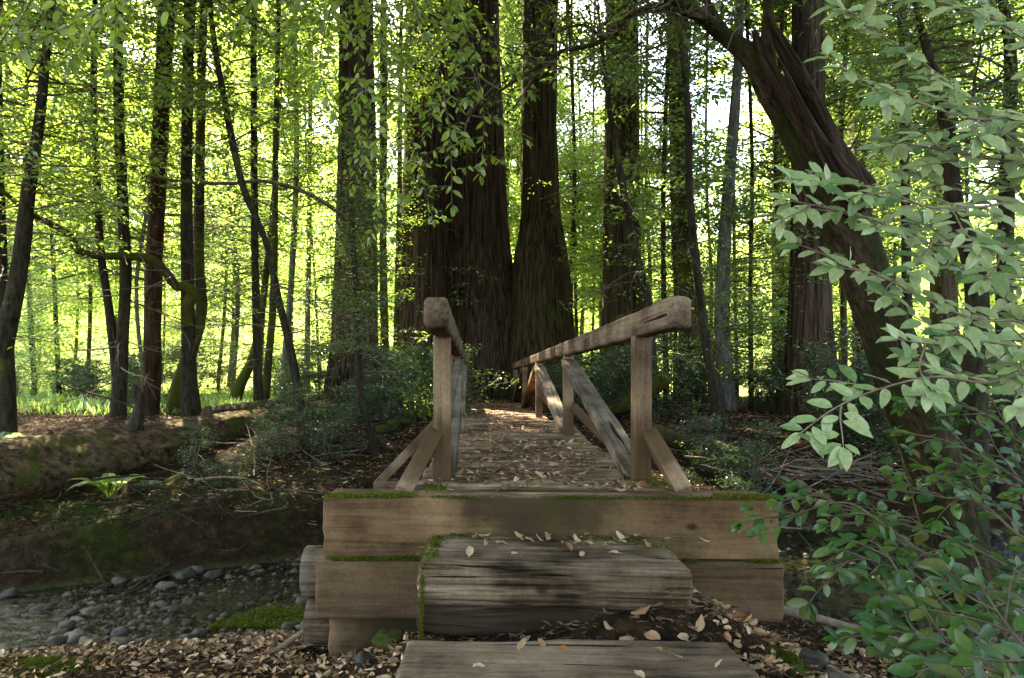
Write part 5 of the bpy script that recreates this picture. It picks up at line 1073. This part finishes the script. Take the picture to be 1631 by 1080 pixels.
# ------------------------------------------------------------------ fallen leaves
def litter(name, lab, X, Y, Z, size, m, ratio, cat='leaf litter', tilt=.25, parent=None, hexa=False):
    n = len(X); b = MB(); a = r3.uniform(0, 6.28, n); d = np.stack([np.cos(a), np.sin(a), r3.normal(0, tilt * .6, n)], -1); nr = r3.normal(0, tilt, (n, 3)) + [0, 0, 1]
    nr[r3.random(n) < .4] *= -1
    leaves(b, np.stack([X, Y, Z], -1), d, nr, size, ratio, hexa=hexa)
    o = obj(name, b.mesh(name, False), m); return tag(o, lab, cat, kind='stuff')
n = 30000; X = r3.uniform(-4.5, 3.6, n); Y = r3.uniform(1.6, 5.0, n); k = Y < np.interp(X, XS, YN) - .25; X, Y = X[k], Y[k]
k = (fbm(X * 1.5, Y * 1.5, 0, 4) > -.5); X, Y = X[k], Y[k]; inb = (X > -.86) & (X < 1.7) & (Y > 3.75); X, Y = X[~inb], Y[~inb]
litter('needle_litter', 'brown needles and bits covering the earth round the steps', X, Y, ground(X, Y) + r3.uniform(.002, .02, len(X)), r3.uniform(.02, .06, len(X)), M['litter'], .12)
def dens(X, Y): return vn(X * 2, Y * 2, 0, 14) 
n = 5200; X = r3.uniform(-3.6, -.7, n); Y = r3.uniform(2.6, 5.0, n); k = (Y < np.interp(X, XS, YN) - .18) & (Y > 3.0) & (dens(X, Y) > -.45) & ~((X > -.9) & (Y > 3.75)); X, Y = X[k], Y[k]; A = (X, Y)
n = 3600; X2 = r3.uniform(1.0, 2.9, n); Y2 = r3.uniform(1.8, 4.4, n); k = (Y2 < 4.5 - .3 * (X2 - 1)) & ~((X2 < 1.7) & (Y2 > 3.76)) & ~((X2 < 1.08) & (Y2 < 3.8)); X2, Y2 = X2[k], Y2[k]
X3 = r3.uniform(-1.0, -.3, 500); Y3 = r3.uniform(2.2, 3.75, 500)
# the largest of them one by one
def dry_leaf_mesh(k):
    V, q = good_leaf(1, .42 + .05 * (k % 3), [.35, -.3, .1, .5, -.15, .25][k % 6], [.5, -.4, .3, -.2, .6, .2][k % 6], k, wav=.05); b = MB(); V = V - [.5, 0, -.12]; b.add(V, q); me = b.mesh('fallen_leaf'); me.materials.append(M['deadleaf_o']); return me
DL = [dry_leaf_mesh(k) for k in range(8)]
n_ = 9000; Xb = r3.uniform(-3.8, 3.0, n_); Yb = r3.uniform(2.4, 4.9, n_); kb = (Yb < np.interp(Xb, XS, YN) - .2) & ~((Xb > -.9) & (Xb < 1.72) & (Yb > 3.74)) & ~((Xb > -.3) & (Xb < 1.1) & ((Yb > 3.1) | (Yb < 2.95))); Xb, Yb = Xb[kb], Yb[kb]
litter('twig_litter', 'brown bits and needles lying over the pale leaves', Xb, Yb, ground(Xb, Yb) + r3.uniform(.025, .05, len(Xb)), r3.uniform(.015, .07, len(Xb)), M['litter'], .14)
def one_leaf(x, y, z, L, lab, grp=None, m=None, tilt=.25, rot=None):
    o = bpy.data.objects.new('fallen_leaf', m or random.choice(DL)); C.objects.link(o); o.location = (x, y, z + L * .04); o.scale = (L, L, L)
    o.rotation_euler = (random.gauss(0, tilt), random.gauss(0, tilt), random.uniform(0, 6.28) if rot is None else rot); return tag(o, lab, 'leaf', grp)
def split(X, Y, nbig, lab, grp, szm):
    d = np.hypot(X, Y); i = np.argsort(d)[:nbig * 3]; i = i[::3]; rest = np.ones(len(X), bool); rest[i] = False
    for q in i: one_leaf(float(X[q]), float(Y[q]), float(ground(X[q], Y[q])) + .012, szm * random.uniform(.75, 1.3), lab, grp)
    return X[rest], Y[rest]
A = split(*A, 110, 'dry pale leaf in the drift on the creek shore before the abutment', 'dry pale leaves drifted on the creek shore', .07)
X2, Y2 = split(X2, Y2, 70, 'dry pale leaf on the earth slope beside the steps and thin log', 'dry pale leaves on the slope beside the thin log', .07)
X = np.concatenate([A[0], X2, X3]); Y = np.concatenate([A[1], Y2, Y3])
litter('leaf_litter', 'pale dry leaves drifted on the near shore and slopes', X, Y, ground(X, Y) + r3.uniform(.005, .035, len(X)), r3.uniform(.028, .072, len(X)), M['deadleaf'], .46, hexa=True, tilt=.45)
# on the upper step
def steptop(y): return -.21 if y > 3.2 else -.22
for x, y, r in [(.0, 3.70, 1), (.07, 3.66, 2), (-.02, 3.35, 1.5), (.21, 3.34, .8), (.06, 3.72, .5), (.55, 3.62, 2), (.62, 3.60, 0), (.58, 3.50, 1), (.66, 3.48, 2.6), (.72, 3.57, .4), (.76, 3.68, 1.2), (.80, 3.70, 2), (.5, 3.72, .2), (.70, 3.36, 0), (.86, 3.38, 1), (.9, 3.52, 2), (.54, 3.38, 1.1), (.3, 3.64, .1), (.15, 3.56, .3), (.6, 3.66, 3), (.48, 3.46, 1.9), (.25, 3.72, 2.2), (.4, 3.70, 1.3)]:
    one_leaf(x, y, -.208, random.uniform(.05, .085), 'curled pale leaf lying on the deeply weathered upper step', 'curled pale leaves on the upper step', rot=r)
for q_ in range(24):
    one_leaf(random.gauss(.62, .26) if q_ % 3 else random.uniform(-.15, .95), random.uniform(3.55, 3.76), -.206, random.uniform(.03, .06), 'small dry leaf piled near the back edge of the upper step', 'small dry leaves near the back edge of the upper step', tilt=.4)
for x, y, r in [(.30, 2.98, .2), (.42, 3.0, 1.2), (.52, 3.0, 0), (.60, 3.03, 2), (.66, 2.98, .5), (.72, 3.04, 1), (.78, 2.98, 2.4), (.85, 3.02, 0), (.5, 2.95, 2.9), (.12, 2.98, .4), (.02, 3.0, 2), (.22, 3.03, 1), (.92, 2.97, .3), (1.0, 3.0, 1), (.63, 2.94, 1.7), (.36, 2.94, 1.5), (.75, 3.06, .2), (-.08, 3.02, .9)]:
    one_leaf(x, y, float(ground(x, y)) + .02, random.uniform(.06, .1), 'pale leaf caught on the dark earth between the two steps', 'pale leaves on the earth between the two steps', rot=r, tilt=.4)
for x, y, r in [(.20, 2.80, 1), (.28, 2.84, 2), (.75, 2.78, 1.9), (.80, 2.70, 2.2), (.62, 2.55, 2), (.02, 2.62, 0), (.95, 2.62, .6)]:
    one_leaf(x, y, -.448, random.uniform(.05, .08), 'dry leaf on the smooth grey lower step', 'dry leaves on the lower step', rot=r)
me = dry_leaf_mesh(3); me.materials.clear(); me.materials.append(M['orangeleaf']); one_leaf(.385, 2.80, -.448, .075, 'bright orange leaf on the smooth lower step', m=me, rot=.3)
t = one_leaf(-.29, 3.70, -.27, .08, 'single tan leaf caught in the gap beside the upper step', rot=2.6)
# on the deck
def cover(n, m_, size, ratio, name, lab, edge=.1, thr=-.6):
    Y = 3.85 + 15.6 * r3.random(n) ** 1.6; X = r3.uniform(DX0 + edge, DX1 - edge, n); u = np.abs((X - .43) / .76)
    ph = ((Y - 3.83) / .198) % 1; k = (fbm(X * 4, Y * 2.2, 0, 22) > thr + u * .75) & (Y > 4.02) & ((ph > .42) | (ph < .12) | (r3.random(n) < .30)); X, Y = X[k], Y[k]
    return litter(name, lab, X, Y, .002 + r3.uniform(0, .010, len(X)), r3.uniform(*size, len(X)), M[m_], ratio, hexa=(m_ == 'deadleaf'))
cover(7000, 'litter', (.02, .06), .16, 'deck_litter', 'brown needles and leaf bits matted on the deck planks', .02, -.75)
cover(3800, 'deadleaf', (.024, .062), .42, 'deck_leaves', 'pale dry leaves strewn along the deck', .02, -.55)
for k in range(60):
    y = 4.0 + 3.2 * random.random() ** 1.3; x = random.uniform(-.25, 1.1)
    one_leaf(x, y, .012, random.uniform(.05, .085), 'dry leaf lying on the planks close to the first posts', 'dry leaves on the planks close to the first posts')
# far bank
n = 16000; X = r3.uniform(-9, 9, n); Y = r3.uniform(7.5, 19, n); k = (Y > np.interp(X, XS, YF) + .5) & (vn(X * .7, Y * .7, 0, 33) + .35 * vn(X * 3, Y * 3, 0, 34) > -.3 + .35 * (X < -3)); X, Y = X[k], Y[k]
litter('bank_litter', 'small pale leaves speckling the far bank and forest floor', X, Y, ground(X, Y) + .012, r3.uniform(.035, .085, len(X)), M['deadleaf'], .42)
n = 26000; X = r3.uniform(-9, 9, n); Y = r3.uniform(7, 16, n); k = (Y > np.interp(X, XS, YF) + .1); X, Y = X[k], Y[k]
litter('bank_needles', 'brown needles and bits over the far bank soil', X, Y, ground(X, Y) + .015, r3.uniform(.04, .11, len(X)), M['litter'], .2)

# ------------------------------------------------------------------ say which one: by what it stands behind or beside
LM = [(25, 'behind the heavy curved trunk by the lit fern'), (85, 'in the gap past the heavy curved trunk'), (150, 'behind the thin curved alder'), (200, 'behind the slender dark alder'), (250, 'behind the reddish brown alder'),
      (300, 'behind the forked mossy footed trunk'), (350, 'between the forked trunk and the slanting one'), (400, 'behind the slanting mossy trunk'), (450, 'near the foot of the snaking trunk'), (500, 'beside the hair thin pale trunk'),
      (560, 'behind the redwood with the lit edge'), (630, 'in the narrow sunlit gap between redwoods'), (760, 'behind the massive redwood'), (930, 'beside the torn bark redwood'), (990, 'by the moss tinged redwood'),
      (1040, 'by the crooked dark tanoak'), (1092, 'by the upright mossy fir'), (1150, 'by the pale grey leaning laurel'), (1200, 'between the grey laurel and the straight redwood'), (1246, 'by the shaded reddish redwood'), (1300, 'under the leaning broken tree'),
      (1376, 'by the low reddish redwood'), (1445, 'by the straight thin tanoak'), (1510, 'behind the crooked thick limb'), (1600, 'behind the dark edge trunk')]
BACK = ['frontmost there', 'second in depth', 'third in depth', 'fourth in depth', 'fifth in depth', 'sixth in depth', 'seventh in depth', 'deepest there']
def relabel(grp, text):
    cells = {}
    for o in [o for o in C.objects if o.get('group') == grp]:
        w = o.location; px = w.x / max(w.y, .1) * F + VX; lm = min(LM, key=lambda q: abs(q[0] - px))[1]; cells.setdefault(lm, []).append((w.y, o))
    for lm, l in cells.items():
        l.sort(key=lambda q: q[0])
        for i, (_, o) in enumerate(l): o['label'] = text + ' ' + lm + (', ' + BACK[min(i, 7)] if len(l) > 1 else '')
for g_, t_ in ((gl_, 'slim sunlit tree'), (gr_, 'thin shaded stem'), (gm_, 'far bright tree'), (g1, 'low glossy shrub'), ('weedy shrubs at the edge of the sunlit grass', 'bright weedy shrub'),
               ('bluish green low shrubs over the old log', 'bluish green low shrub'), ('small shrubs on the slope under the braced handrail', 'small slope shrub'), ('shrubs at the foot of the dark redwoods', 'leafy shrub'), ('shrubs behind the handrail near the far deck end', 'leafy shrub')):
    relabel(g_, t_)
